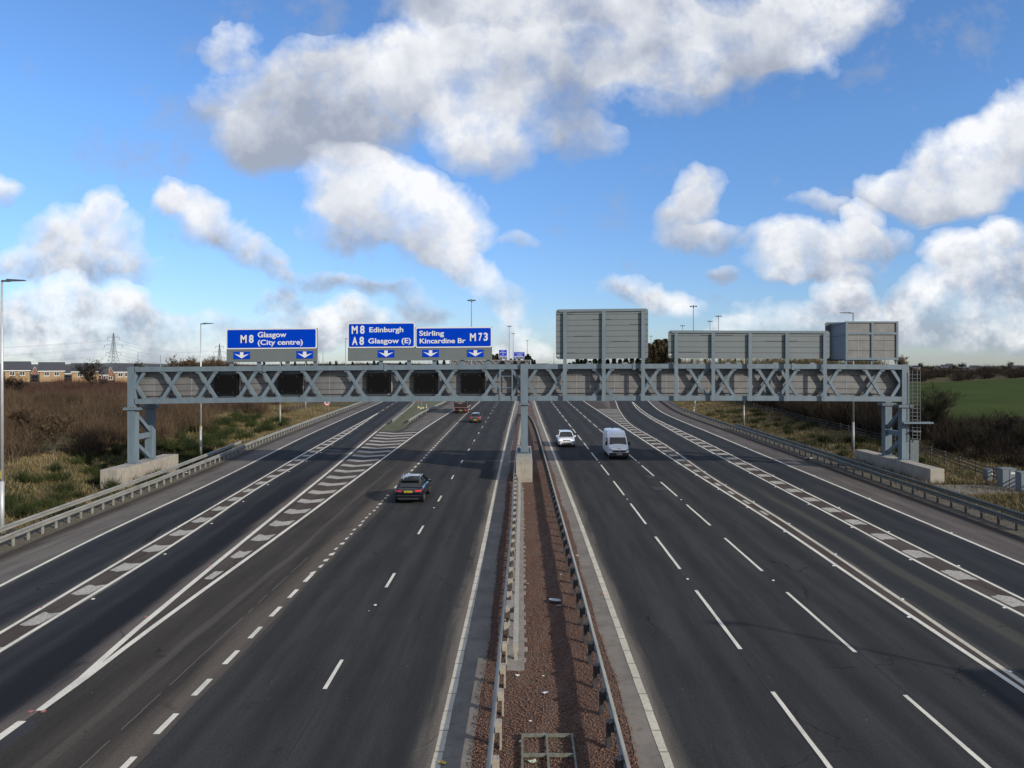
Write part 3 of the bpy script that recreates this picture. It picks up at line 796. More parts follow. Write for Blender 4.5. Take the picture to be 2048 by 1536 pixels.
barrier('crash_barrier', gb, ylist(px2g(817, 849)[1], 200), 1, 'barrier on the right edge of the grass nose between the roads', m_galv, 3.0, (.07, .14, m_galv, False), 'barriers round the grass nose')

# ------------------------------------------------------------------ gantry
GY = 59.8
m_steel = mat('gantry_paint', (.112, .148, .176), .55, .0, var=.16, vscale=1.3, spec=.4, stretch=(1.6, 1.6, .35), detail=7)
m_steel2 = mat('gantry_paint_dark', (.14, .165, .178), .55, var=.1, vscale=1.5)
m_bolt = mat('bolt_steel', (.07, .075, .08), .5, .6)
def mesh_panel_mat():
    m = bpy.data.materials.new('perforated_panel'); m.use_nodes = True; nt = m.node_tree; b = nt.nodes['Principled BSDF']
    g = N(nt, 'ShaderNodeNewGeometry'); pos = g.outputs['Position']
    a = nnoise(nt, pos, .9, 6, .65); f = nnoise(nt, pos, 14, 4, .7)
    sp = N(nt, 'ShaderNodeSeparateXYZ'); nt.links.new(pos, sp.inputs[0])
    lin = nmr(nt, nm(nt, 'SINE', nm(nt, 'MULTIPLY', sp.outputs[0], 60)), -1, 1, .86, 1.08)
    c = nmix(nt, nmr(nt, a, .3, .7), (.128, .127, .125), (.185, .183, .180))
    c = nmix(nt, nmr(nt, f, .35, .7, 0, .5), c, (.11, .108, .105))
    v = N(nt, 'ShaderNodeVectorMath', operation='SCALE'); nt.links.new(c, v.inputs[0]); nt.links.new(lin, v.inputs['Scale'])
    nt.links.new(v.outputs[0], b.inputs['Base Color']); b.inputs['Roughness'].default_value = .6; b.inputs['Metallic'].default_value = .15
    return m
m_panel = mesh_panel_mat()
m_seam = mat('panel_seam', (.045, .045, .05), .8)
m_seaml = mat('panel_seam_light', (.26, .26, .26), .6)
gan = empty('gantry', (0, GY, 0)); tag(gan, 'long blue-grey steel lattice gantry spanning both carriageways in the foreground', 'gantry', 'gantries')
def gp(o): o.location = o.location - Vector((0, GY, 0)) ; return o
ptsT = [(255, 734.2), (520, 732.2), (780, 730.2), (1045, 728.6), (1260, 727.6), (1480, 727.7), (1660, 728.3), (1818, 729.6)]
ptsB = [(255, 808.3), (520, 804.8), (780, 803.0), (1045, 801.8), (1260, 801.4), (1480, 801.4), (1660, 802.2), (1818, 803.4)]
zT = lerp_fn([(W(x, y, GY).z, W(x, y, GY).x) for x, y in ptsT]); zB = lerp_fn([(W(x, y, GY).z, W(x, y, GY).x) for x, y in ptsB])
gx = lambda px: (px - VX) / FPX * GY
def chord(name, x0, x1, y0, y1, zf, hh, up):
    V_ = []; F_ = []; xs = np.linspace(x0, x1, 24)
    for x in xs:
        z = zf(x); za, zb = (z - hh, z) if up else (z, z + hh)
        V_ += [(x, y0, za), (x, y1, za), (x, y1, zb), (x, y0, zb)]
    for i in range(23):
        for j in range(4): a = i * 4 + j; b = i * 4 + (j + 1) % 4; F_.append((a, b, b + 4, a + 4))
    mb = MB(); mb.v = V_; mb.f = F_ + [(0, 1, 2, 3), (92, 95, 94, 93)]
    return gp(mb.build(name, m_steel, gan))
XLp, XRp = gx(268.5), gx(1804)
RY = GY + 2.75
for (y0, y1) in ((GY, GY + .42), (RY, RY + .42)):
    chord('top_chord', XLp, XRp, y0, y1, zT, .41, True); chord('bottom_chord', XLp, XRp, y0, y1, zB, .42, False)
# lighter inner flange of the bottom chord seen over the front one
chord('walkway_floor', XLp + .1, XRp - .1, GY + .74, RY - .02, lambda x: zB(x) + .36, .08, False)
def xbrace(xc, y, half=0):
    zt, zb = zT(xc) - .40, zB(xc) + .41; hw = .74; zm = (zt + zb) / 2
    mb = MB()
    if half == 0:
        mb.beam((xc - hw, y, zt), (xc + hw, y, zb), .2, .25, up=(0, 0, 1)); mb.beam((xc + hw, y + .004, zt), (xc - hw, y + .004, zb), .2, .25)
    else:
        mb.beam((xc, y, zm), (xc + half * hw, y, zt), .2, .25); mb.beam((xc, y + .004, zm), (xc + half * hw, y + .004, zb), .2, .25)
    return gp(mb.build('cross_brace', m_steel, gan))
XB = [341, 413, 494, 540.6, 622.6, 710.3, 805.3, 892.8, 986, 1114.5, 1206.6, 1301, 1396, 1451, 1534, 1578.5, 1661.6, 1748.4]
for p in XB: xbrace(gx(p), GY + .2)
xbrace(gx(270), GY + .2, 1); xbrace(gx(1041), GY + .2, -1); xbrace(gx(1056), GY + .2, 1); xbrace(gx(1803), GY + .2, -1)
# gusset plates where the braces meet the chords
for p in XB:
    x = gx(p); g_ = MB()
    for s in (-1, 1):
        for (zc_, dz1) in ((zT(x + s * .74) - .41, -.17), (zB(x + s * .74) + .42, .17)):
            xx = x + s * .74; g_.prism([(xx - .26, zc_), (xx + .26, zc_), (xx + .14, zc_ + dz1), (xx - .14, zc_ + dz1)], GY + .06, GY + .085)
            for q in (-.12, 0, .12): g_.box(xx + q - .018, xx + q + .018, GY + .04, GY + .059, zc_ + dz1 * .35 - .018, zc_ + dz1 * .35 + .018)
    g_.prism([(x - .17, (zT(x) + zB(x)) / 2), (x, (zT(x) + zB(x)) / 2 - .22), (x + .17, (zT(x) + zB(x)) / 2), (x, (zT(x) + zB(x)) / 2 + .22)], GY + .05, GY + .07)
    gp(g_.build('gusset_plates', m_steel, gan))
mb = MB()
for i in range(40):
    a = XLp + (XRp - XLp) * i / 40; b = XLp + (XRp - XLp) * (i + 1) / 40; mb.beam((a, GY + .60, zB(a) + .62), (b, GY + .60, zB(b) + .62), .05, .05)
gp(mb.build('cable', m_bolt, gan))
# cladding behind the braces
PY = GY + .66
def panel():
    mb = MB(); xs = np.linspace(XLp, XRp, 24)
    for i in range(23):
        a, b = xs[i], xs[i + 1]
        mb.add([(a, PY, zB(a) + .1), (b, PY, zB(b) + .1), (b, PY, zT(b) - .3), (a, PY, zT(a) - .3), (a, PY + .05, zB(a) + .1), (b, PY + .05, zB(b) + .1), (b, PY + .05, zT(b) - .3), (a, PY + .05, zT(a) - .3)],
               [(0, 1, 2, 3), (7, 6, 5, 4), (0, 4, 5, 1), (3, 2, 6, 7)])
    gp(mb.build('cladding_panel', m_panel, gan))
    mb = MB()
    for k in (.27, .52, .76):
        for i in range(23):
            a, b = xs[i], xs[i + 1]
            za = zB(a) + .42 + (zT(a) - zB(a) - .82) * k; zb_ = zB(b) + .42 + (zT(b) - zB(b) - .82) * k
            mb.beam((a, PY - .012, za), (b, PY - .012, zb_), .02, .045)
    gp(mb.build('panel_seam', m_seam, gan))
    for px in [300, 376, 452, 590, 655, 680, 745, 1016, 1077, 1154, 1180, 1231, 1257, 1335, 1360, 1421, 1500, 1557, 1620, 1700, 1778]:
        x = gx(px); gp(MB().box(x - .018, x + .018, PY - .014, PY - .002, zB(x) + .42, zT(x) - .41).build('panel_joint', m_seaml, gan))
panel()
# end posts, legs
def box_part(name, x0, x1, y0, y1, z0, z1, m=None, bev=0.0, par=None):
    return gp(MB().box(x0, x1, y0, y1, z0, z1).build(name, m or m_steel, par or gan, bevel=bev))
def end_frame(xa, xb, zbase, side, zj):
    for (y0, first) in ((GY, True), (RY, False)):
        y1 = y0 + .7
        box_part('end_post', xa, xb, y0, y1, zj, zT((xa + xb) / 2) + .03 - (0 if first else .02))
        box_part('leg', xa, xb, y0 + .02, y1 - .02, zbase, zj - .22)
        box_part('flange_plate', xa - .32, xb + .32, y0 - .1, y1 + .1, zj - .21, zj - .11)
        box_part('flange_plate', xa - .32, xb + .32, y0 - .1, y1 + .1, zj - .10, zj - .005)
        box_part('base_plate', xa - .2, xb + .2, y0 - .15, y1 + .15, zbase - .02, zbase + .05, m_steel2)
        mb = MB()
        for i in range(5):
            x = xa - .22 + (xb - xa + .44) * i / 4; mb.tube((x, y0 - .05, zj - .25), (x, y0 - .05, zj + .05), .035, n=6)
            x = xa - .12 + (xb - xa + .24) * i / 4; mb.tube((x, y0 - .09, zbase), (x, y0 - .09, zbase + .13), .035, n=6)
        gp(mb.build('bolts', m_bolt, gan))
    xm = (xa + xb) / 2
    zmid = zbase + (zj - zbase) * .46
    mb = MB()
    mb.beam((xm, GY + .6, zmid), (xm, RY + .1, zmid), .3, .42)
    gp(mb.build('leg_brace', m_steel, gan))
    gp(MB().beam((xm, GY + .6, zj - .55), (xm, RY + .15, zmid + .35), .28, .32).build('leg_brace', m_steel, gan))
    gp(MB().beam((xm, GY + .6, zmid - .5), (xm, RY + .15, zbase + .25), .28, .32).build('leg_brace', m_steel, gan))
zjL = W(255, 815.2, GY).z; zjR = W(1810, 810, GY).z
end_frame(gx(254.5), gx(269.5), .84, -1, zjL)
end_frame(gx(1804.3), gx(1818.3), 1.15, 1, zjR)
# middle column
cxa, cxb = gx(1041.6), gx(1055.6)
zc = W(1048, 805, GY).z
box_part('centre_column', cxa, cxb, GY - .16, RY + .45, 1.72, zc - .2)
box_part('centre_column', cxa - .02, cxb + .02, GY - .2, GY - .003, zc - .01, zT(0) + .04)
box_part('flange_plate', cxa - .14, cxb + .14, GY - .32, RY + .6, zc - .19, zc - .08)
box_part('flange_plate', cxa - .12, cxb + .12, GY - .30, RY + .6, zc - .07, zc - .012)
box_part('base_plate', cxa - .3, cxb + .3, GY - .55, RY + .8, 1.70, 1.79, m_steel2)
mb = MB()
for i in range(17):
    z = zc + .15 + i * .17
    for x in (cxa - .035, cxb + .035): mb.box(x - .03, x + .03, GY - .19, GY - .06, z, z + .08)
for i in range(4):
    x = cxa + (cxb - cxa) * (i + .5) / 4; mb.tube((x, GY - .36, 1.78), (x, GY - .36, 1.9), .045, n=6)
for i in range(7):
    y = GY - .3 + i * .55
    for x in (cxa - .16, cxb + .16): mb.tube((x, y, 1.78), (x, y, 1.92), .045, n=6)
gp(mb.build('bolts', m_bolt, gan))
for px in (1062.5, 771, 529, 1268, 1586):
    x = gx(px)
    if px == 1062.5: continue
    box_part('splice_plate', x - .13, x + .13, GY - .04, GY - .002, zT(x) - .50, zT(x) + .06)
for px in (1110 + 68, 1251, 1342, 1404, 1478, 1552, 1626, 1406 + 50):
    x = gx(px); box_part('cable_box', x - .2, x + .2, GY + .05, GY + .35, zT(x) + .003, zT(x) + .12, m_steel2)
for px in (1016,):      # ladder gate left of the column
    xa, xb = gx(1000.5), gx(1024.5)
    mb = MB()
    for x in (xa, xb): mb.box(x - .05, x + .05, GY - .07, GY - .012, zB(x) + .1, zT(x) - .42)
    for k in (.30, .73): z = zB(xa) + .4 + k * 2.3; mb.box(xa + .06, xb - .06, GY - .05, GY - .015, z, z + .06)
    gp(mb.build('ladder_gate', m_steel, gan))
# caged ladder outside the right end
m_lad = mat('ladder_steel', (.085, .095, .10), .7, .2)
lx0, lx1 = gx(1822), gx(1837.5)
mb = MB()
for x in (lx0, lx1): mb.box(x - .025, x + .025, GY + .2, GY + .28, 2.9, W(0, 741, GY).z)
for x in (lx0, lx1): mb.box(x - .02, x + .02, GY - .25, GY - .21, 2.9, W(0, 741, GY).z)
gp(mb.build('ladder_stile', m_lad, gan))
z = 2.95
while z < 8.6:
    box_part('ladder_rung', lx0, lx1, GY + .22, GY + .26, z, z + .035, m_lad); box_part('cage_hoop', lx0, lx1, GY - .26, GY - .23, z + .02, z + .045, m_lad); z += .32
box_part('ladder_guard', lx0, lx1 + .05, GY + .1, GY + .16, .4, 2.85, mat('guard_mesh', (.10, .115, .125), .6, .2, var=.2, vscale=6))
box_part('ladder_platform', gx(1821), gx(1839), GY - .3, GY + .5, W(0, 864, GY).z, W(0, 861.5, GY).z, m_lad)
box_part('projecting_plate', gx(1800), gx(1859), GY - .6, GY - .1, W(0, 846.5, GY).z, W(0, 843.3, GY).z)
# plinths
def plinth(x0, x1, y0, y1, h, label):
    o = MB().box(x0, x1, y0, y1, -1.9, h).build('concrete_plinth', m_plinth, None, bevel=.03)
    return tag(o, label, 'plinth', 'concrete plinths under the gantry')
plinth(-34.0, -32.55, 56.6, 66.5, .82, 'pale concrete plinth under the left legs of the gantry')
plinth(gx(1807) - .5, gx(1872) - 2.75 + .6, 55.0, 67.5, 1.13, 'pale concrete plinth under the right legs of the gantry')
plinth(-.60, .70, 55.4, 65.5, 1.70, 'tall concrete plinth under the middle column on the central reserve')

# ------------------------------------------------------------------ lettering
def text_mesh(s, bold=.012, ext=.004):
    c = bpy.data.curves.new('lettering', 'FONT'); c.body = s; c.size = 1; c.extrude = ext; c.offset = bold
    o = bpy.data.objects.new('lettering', c); COL.objects.link(o)
    bpy.context.view_layer.update()
    dg = bpy.context.evaluated_depsgraph_get(); me = bpy.data.meshes.new_from_object(o.evaluated_get(dg))
    bpy.data.objects.remove(o); bpy.data.curves.remove(c)
    return me
_H = None
def text_fit(s, x0, x1, zbase, zcap, y, m, parent, loc0=(0, 0, 0), slope=0.0, bold=.012, facing=-1):
    """cap height and width fitted to the box in world metres, facing -Y"""
    global _H
    if _H is None:
        me = text_mesh('H'); _H = max(v.co.y for v in me.vertices); bpy.data.meshes.remove(me)
    me = text_mesh(s, bold)
    xs = [v.co.x for v in me.vertices]; a, b = min(xs), max(xs)
    sx = (x1 - x0) / (b - a); sz = (zcap - zbase) / _H
    for v in me.vertices:
        X = x0 + (v.co.x - a) * sx; Z = zbase + v.co.y * sz + slope * (X - x0); Yd = y - v.co.z
        v.co = (X - loc0[0], Yd - loc0[1], Z - loc0[2])
    me.materials.clear()
    return link_mesh('lettering', me, m, parent)
def rrect(x0, x1, z0, z1, r, slope, n=5):
    pts = []
    for cx_, cz_, a0 in ((x1 - r, z1 - r, 0), (x0 + r, z1 - r, 90), (x0 + r, z0 + r, 180), (x1 - r, z0 + r, 270)):
        for i in range(n + 1):
            t = rad(a0 + 90 * i / n); pts.append((cx_ + r * math.cos(t), cz_ + r * math.sin(t)))
    return [(x, z + slope * (x - x0)) for x, z in pts]
m_blue = mat('sign_blue', (.0002, .038, .40), .6, var=.05, vscale=.6, spec=.03)
m_swhite = mat('sign_white', (.58, .58, .58), .5, spec=.2)
m_sback = mat('sign_backing', (.105, .125, .125), .6, var=.06, vscale=.7)
SY = GY - .12
m_support = m_steel
def sign_group(name, label, back, panels, arrows, texts, supports, ox, slope=.0098):
    """coordinates as read on a 6.4x enlargement of the photo whose left edge is ox and top is 580"""
    cv = lambda x, y, Yp=SY: W(ox + x / 6.4, 580 + y / 6.4, Yp)
    x0, x1, y0, y1 = back
    a, b = cv(x0, y1), cv(x1, y0); base = Vector((a.x, SY, a.z))
    r = empty(name, base); tag(r, label, 'road sign', 'blue direction signs on the gantries')
    def loc(mb): return mb.xf(Matrix.Translation(-base))
    loc(MB().prism([(a.x, a.z), (b.x, a.z + slope * (b.x - a.x)), (b.x, b.z + slope * .5 * (b.x - a.x)), (a.x, b.z - slope * .5 * (b.x - a.x))], SY, SY + .12)).build('backing_board', m_sback, r)
    for (x0, x1, y0, y1) in panels:
        p, q = cv(x0, y1), cv(x1, y0); sl = slope
        loc(MB().prism(rrect(p.x, q.x, p.z, q.z, .17, sl), SY - .045, SY - .003)).build('sign_border', m_swhite, r)
        loc(MB().prism(rrect(p.x + .10, q.x - .10, p.z + .10, q.z - .10, .10, sl), SY - .052, SY - .046)).build('sign_face', m_blue, r)
    for (xc, y0, y1) in arrows:
        p, q = cv(xc - 106, y1), cv(xc + 106, y0); sl = slope
        loc(MB().prism([(p.x, p.z), (q.x, p.z + sl), (q.x, q.z + sl), (p.x, q.z)], SY - .02, SY - .003)).build('arrow_plate', m_blue, r)
        c0 = cv(xc, y1); u = (q.x - p.x) / 212; h = (q.z - p.z) / 97
        ap = [(0, 9), (-96, 70), (-22, 50), (-22, 90), (22, 90), (22, 50), (96, 70)]
        mb = MB(); pts = [(c0.x + i * u, c0.z + j * h + sl * .5) for i, j in ap]
        n = len(pts)
        mb.add([(x, SY - .026, z) for x, z in pts], [(0, 1, 2), (0, 2, 5), (2, 3, 4, 5), (0, 5, 6)])
        loc(mb).build('arrow', m_swhite, r)
    for (s, x0, x1, yc, yb, bold) in texts:
        p, q = cv(x0, yb), cv(x1, yc)
        text_fit(s, p.x, q.x, p.z, q.z, SY - .056, m_swhite, r, base, slope, bold)
    for xs in supports:
        t = cv(xs, back[3] - 30); x = t.x
        loc(MB().box(x - .16, x + .16, SY + .125, SY + .3, zT(x) - .25, t.z + .3)).build('support_post', m_support, r)
    return r
sign_group('direction_sign', 'blue M8 Glasgow city centre sign, leftmost on the foreground gantry', (340, 1502, 494, 926),
           [(338, 1498, 497, 760)], [(535, 790, 886), (1341, 782, 878)],
           [('M', 522, 600, 580, 675, .03), ('8', 630, 688, 578, 673, .03), ('Glasgow', 742, 1108, 540, 605, .02), ('(City centre)', 742, 1318, 640, 702, .02)],
           [390, 745, 1110, 1468], 400)
sign_group('direction_sign', 'blue pair of Edinburgh and Stirling M73 signs on one grey board', (37, 1882, 478, 910),
           [(36, 897, 420, 744), (902, 1882, 478, 742)], [(526, 768, 865), (1096, 766, 860), (1669, 765, 858)],
           [('M', 88, 164, 462, 558, .03), ('8', 195, 252, 460, 556, .03), ('A', 92, 162, 604, 700, .03), ('8', 187, 244, 602, 698, .03),
            ('Edinburgh', 313, 747, 478, 540, .02), ('Glasgow (E)', 300, 845, 620, 683, .02),
            ('Stirling', 952, 1268, 524, 585, .02), ('Kincardine Br', 957, 1543, 622, 682, .02), ('M', 1600, 1676, 556, 650, .03), ('7', 1710, 1757, 552, 646, .03), ('3', 1775, 1829, 550, 645, .03)],
           [455, 815, 1140, 1500, 1830], 690, .0085)
# lane signals inside the lattice
m_black = mat('signal_black', (.004, .004, .0045), .6, spec=.2)
m_lamp = mat('signal_lens', (.010, .010, .011), .35, spec=.4)
m_pix = mat('signal_face', (.0035, .0035, .004), .8, var=.4, vscale=40, spec=.1)
for i, (x0, x1, y0, y1, sq, lab) in enumerate([(427, 476, 749, 790.5, .05, 'square black lane signal furthest left on the gantry'), (554.7, 603.4, 748, 787.5, .05, 'black lane signal below the right arrow of the city centre sign'),
                                  (732.5, 780.5, 746.5, 786.5, .15, 'rounded black lane signal below the Edinburgh sign'), (827, 875, 746.5, 786.5, .15, 'rounded black lane signal below the Stirling arrow'), (921, 968.5, 746, 786, .15, 'rounded black lane signal nearest the middle column, left of it')]):
    yy = GY + .36
    a, b = W(x0, y1, yy), W(x1, y0, yy); base = Vector((a.x, yy, a.z))
    r = empty('lane_signal', base); tag(r, lab, 'lane signal', 'dark lane signals inside the gantry lattice')
    w, h = b.x - a.x, b.z - a.z
    MB().prism(rrect(0, w, 0, h, sq, 0), 0, .17).build('housing', m_black, r)
    MB().prism(rrect(.12, w - .12, .12, h - .12, sq * .6, 0), -.008, -.002).build('signal_face', m_pix, r)
    for (u, v) in ((.2, .13), (.8, .13), (.2, .87), (.8, .87)):
        MB().tube((w * u, -.012, h * v), (w * u, -.04, h * v), .085, n=12).build('warning_lamp', m_lamp, r)
    MB().box(-.18, w + .25, .18, .24, h + .03, h + .16).build('mounting_rail', m_steel, r)
    MB().box(w + .06, w + .14, .19, .25, 0.0, h).build('mounting_post', m_seaml, r)
    MB().box(-.14, w + .2, .19, .25, -.16, -.06).build('mounting_rail', m_steel2, r)
# backs of the signs that face the other way
m_back2 = mat('sign_back_grey', (.120, .142, .146), .55, var=.05, vscale=.9)
m_edge = mat('sign_edge', (.5, .5, .5), .5)
def sign_back(label, px0, px1, pt0, pb0, pt1, pb1, posts, nl, extra=True):
    Yb = GY - .30
    A = W(px0, pb0, Yb); B = W(px1, pt1, Yb); C_ = W(px0, pt0, Yb); base = Vector((A.x, Yb, A.z))
    r = empty('road_sign', base); tag(r, label, 'road sign', 'road signs seen from behind')
    w = B.x - A.x; h = C_.z - A.z; sl = (B.z - C_.z) / w
    MB().prism(rrect(0, w, 0, h, .22, sl), .17, .20).build('sign_board', m_back2, r)
    mb = MB()
    for i in range(nl):
        z = h * (i + 1) / (nl + 1)
        seg = 5
        for k in range(seg):
            t0, t1 = k / seg, (k + 1) / seg; th = .035 + (.05 if (i * 3 + k * 5) % 7 == 0 else 0)
            mb.add([(w * t0, .162, z + sl * w * t0), (w * t1, .162, z + sl * w * t1), (w * t1, .162, z + th + sl * w * t1), (w * t0, .162, z + th + sl * w * t0)], [(0, 1, 2, 3)])
    mb.build('plank_seam', m_seam, r, flat_fix=False)
    MB().beam((.25, .12, h - .16), (w - .25, .12, h - .16 + sl * w), .09, .13).build('top_rail', m_steel, r)
    for p in posts:
        x = W(p, 700, Yb).x - base.x
        zt = h - .24 + sl * x
        o = MB()
        o.box(x - .15, x + .15, -.02, .0, zB(x + base.x) - base.z, zt); o.box(x - .03, x + .03, .001, .155, zB(x + base.x) - base.z + .02, zt - .02)
        o.build('support_post', m_steel, r)
    MB().box(.04, .3, .150, .158, .26, .34).build('sticker', m_edge, r)
    return r
sign_back('tall grey sign seen from behind with three posts, right of the middle column', 1112, 1297, 618.5, 718.5, 616.5, 716, [1129.8, 1207.5, 1286.3], 8)
sign_back('long low grey sign seen from behind with five posts', 1337.3, 1661, 660.5, 716.5, 661.5, 718.5, [1352.5, 1426.5, 1500.5, 1574.3, 1650], 4)
# message board cabinet seen from behind
def vms():
    Yf, Yk = GY + .05, GY + 3.3
    a, b = W(1691, 720, Yf), W(1797, 642.5, Yf); base = Vector((a.x, Yf, a.z)); w, h, d = b.x - a.x, b.z - a.z, Yk - Yf
    r = empty('message_board', base); tag(r, 'grey box-shaped message board on the right end of the gantry, seen from behind', 'message board')
    MB().box(.06, w - .06, .05, .08, .05, h - .05).build('rear_panel', m_panel, r)
    MB().box(.04, .07, .09, d - .15, .05, h - .05).build('side_panel', mat('side_panel', (.13, .15, .165), .5, .1, var=.1, vscale=1), r)
    MB().box(w - .07, w - .04, .09, d - .15, .05, h - .05).build('side_panel', m_steel2, r)
    MB().box(.08, w - .08, .09, d - .15, h - .07, h - .04).build('top_panel', m_steel2, r)
    MB().box(.08, w - .08, .09, d - .15, .04, .07).build('floor_panel', m_seam, r)
    MB().prism(rrect(-.35, w + .3, -.05, h + .1, .2, 0), d - .14, d).build('display_board', mat('display_back', (.07, .085, .1), .5), r)
    for x in (0.0, w * .485, w - .2): MB().box(x, x + .18, -.04, .045, -.02, h).build('frame_post', m_steel, r)
    mb = MB()
    for z in (-.0, h * .655, h - .14):
        for (q0, q1) in ((.185, w * .485 - .005), (w * .485 + .185, w - .205)): mb.box(q0, q1, -.03, .045, z + .003, z + .2 if z < h * .9 else z + .13)
    mb.build('frame_rail', m_steel, r)
    mb = MB()
    for x in (w * .25, w * .75): mb.box(x - .02, x + .02, .038, .048, .2, h * .65)
    mb.build('panel_joint', m_seaml, r)
    mb = MB()
    for z in (h * .24, h * .50): mb.box(.19, w - .2, .036, .047, z, z + .03)
    mb.build('panel_seam', m_seam, r)
    MB().beam((.03, .1, h * .66), (.03, d - .2, h * .66), .05, .16).build('side_rail', m_steel, r)
    MB().beam((.03, .1, h - .1), (.03, d - .2, h - .28), .05, .1).build('side_rail', m_steel, r)
    mb = MB()
    for x in (.09, w * .485 + .09, w - .11): mb.box(x - .07, x + .07, .1, .24, zT(a.x) - base.z, .04)
    mb.build('support_post', m_steel, r)
vms()

# ------------------------------------------------------------------ lamp posts and masts
m_pole = mat('lamp_pole_galvanised', (.40, .41, .42), .45, .35, var=.1, vscale=2)
m_poledk = mat('lamp_pole_dull', (.23, .235, .225), .5, .3, var=.15, vscale=2)
m_head = mat('lamp_head_dark', (.06, .062, .066), .5)
m_yel = mat('yellow_tag', (.30, .25, .06), .7)
def lamp(x, y, h, arm, label, m, tagz=3.1):
    zg = hgt(x, y)
    r = empty('lamp_post', (x, y, zg)); tag(r, label, 'lamp post', 'tall roadside lamp posts')
    MB().tube((0, 0, -.3), (0, 0, 3.2), .125, .12, 12).tube((0, 0, 3.2), (0, 0, h), .10, .055, 12).build('pole', m, r, smooth=True)
    mb = MB(); s = arm
    mb.box(min(0, s * .45), max(0, s * .45), -.06, .06, h - .05, h + .05)
    mb.add([(s * .3, -.10, h - .03), (s * .3, .10, h - .03), (s * 1.35, .13, h + .01), (s * 1.35, -.13, h + .01), (s * .3, -.08, h + .12), (s * .3, .08, h + .12), (s * 1.3, .1, h + .06), (s * 1.3, -.1, h + .06)],
           [(0, 1, 2, 3), (7, 6, 5, 4), (0, 4, 5, 1), (1, 5, 6, 2), (2, 6, 7, 3), (3, 7, 4, 0)])
    mb.build('lamp_head', m_head, r)
    if tagz: MB().box(-.03, .06, -.125, -.10, tagz - .24, tagz + .24).build('number_tag', m_yel, r)
    return r
lamp(px2g(4, 1052)[0], 40.6, 14.75, 1, 'bright lamp post cut by the left picture edge, behind the barrier', m_pole, 3.6)
lamp(-33.6, 73.4, 13.9, 1, 'lamp post just right of the left gantry legs', m_pole, 3.1)
lamp(-36.6, 106, 12.6, 1, 'lamp post under the city centre sign, beyond the gantry', m_poledk, 3.1)
lamp(px2g(607, 825)[0], 136, 12.6, 1, 'thin lamp post in the grass left of the speed limit sign', m_poledk, 0)
lamp(33.3, 71.2, 14.2, -1, 'lamp post left of the right gantry legs, behind the barrier', m_poledk, 0)
lamp(32.2, 103, 13.6, -1, 'lamp post where the double right barrier begins', m_poledk, 0)
lamp(33.3, 137, 12.6, -1, 'farthest lamp post on the right grass verge', m_poledk, 0)
lamp(34.3, 6.1, 14.6, -1, 'lamp post beside the footbridge whose shadow crosses the right carriageway', m_poledk, 0)
# footbridge landing beside the camera: only its shadow reaches the picture
def footbridge():
    r = empty('footbridge', (0, 0, 0)); tag(r, 'concrete footbridge deck and stair landing over the motorway', 'footbridge')
    MB().box(-44, 44, -4.2, -1.2, 7.0, 7.6).build('deck', m_conc, r)
    MB().box(-44, 44, -1.35, -1.25, 7.6, 8.7).build('parapet', m_steel2, r)
    MB().box(-44, 44, -4.15, -4.05, 7.6, 8.7).build('parapet', m_steel2, r)
    MB().box(29.0, 44, -1.15, 9.95, 7.0, 8.75).build('landing', m_conc, r)
    for x in (-38, 0.6, 38): MB().box(x - .4, x + .4, -3.2, -2.2, -.3, 6.99).build('pier', m_conc, r)
footbridge()
m_mast = mat('mast_steel', (.20, .22, .24), .5, .2)
MASTS = [(943, 600, 'tallest high mast light, behind the M73 sign'), (1018.5, 652, 'high mast light between the two distant blue signs, the taller one'), (1026.5, 667, 'high mast light just left of the wider distant blue sign'),
         (1054.5, 681, 'high mast light right of the wider distant blue sign'), (1387, 612, 'tallest high mast light above the long grey sign'), (1437, 632, 'high mast light above the middle of the long grey sign, second tallest'),
         (1420, 642, 'high mast light between the two taller masts over the long grey sign'), (1365, 651, 'small high mast light above the left end of the long grey sign'), (1302, 672, 'small high mast light beside the right edge of the tall grey sign'),
         (646, 706, 'tiny distant high mast light right of the city centre sign'), (637.5, 713, 'tiniest distant high mast light next to the city centre sign'), (1108, 706, 'tiny distant high mast light left of the tall grey sign'),
         (276, 705, 'thin distant mast above the left end of the gantry'), (321, 711, 'second thin distant mast above the left part of the gantry')]
for (px, py, lab) in MASTS:
    Y = FPX * 20.6 / (VY - py); Y = min(Y, 1500); X = (px - VX) / FPX * Y; zt = EYE + (VY - py) / FPX * Y
    zg = hgt(X, Y); sc = max(1., Y / 420)
    r = empty('high_mast_light', (X, Y, zg)); tag(r, lab, 'mast light', 'high mast lights at the junction')
    MB().tube((0, 0, -.5), (0, 0, zt - zg), .24 * sc, .13 * sc, 8).build('mast', m_mast, r)
    mb = MB()
    for k in range(6):
        a = k * math.pi / 3 + .3; c_, s_ = math.cos(a), math.sin(a)
        mb.beam((0, 0, zt - zg - .15), (c_ * 1.0 * sc ** .5, s_ * 1.0 * sc ** .5, zt - zg - .1), .12, .12)
        mb.box(c_ * 1.1 - .28, c_ * 1.1 + .28, s_ * 1.1 - .28, s_ * 1.1 + .28, zt - zg - .3, zt - zg + .02)
    mb.tube((0, 0, zt - zg - .4), (0, 0, zt - zg + .25), .3, .2, 8)
    mb.build('lamp_ring', m_head, r)
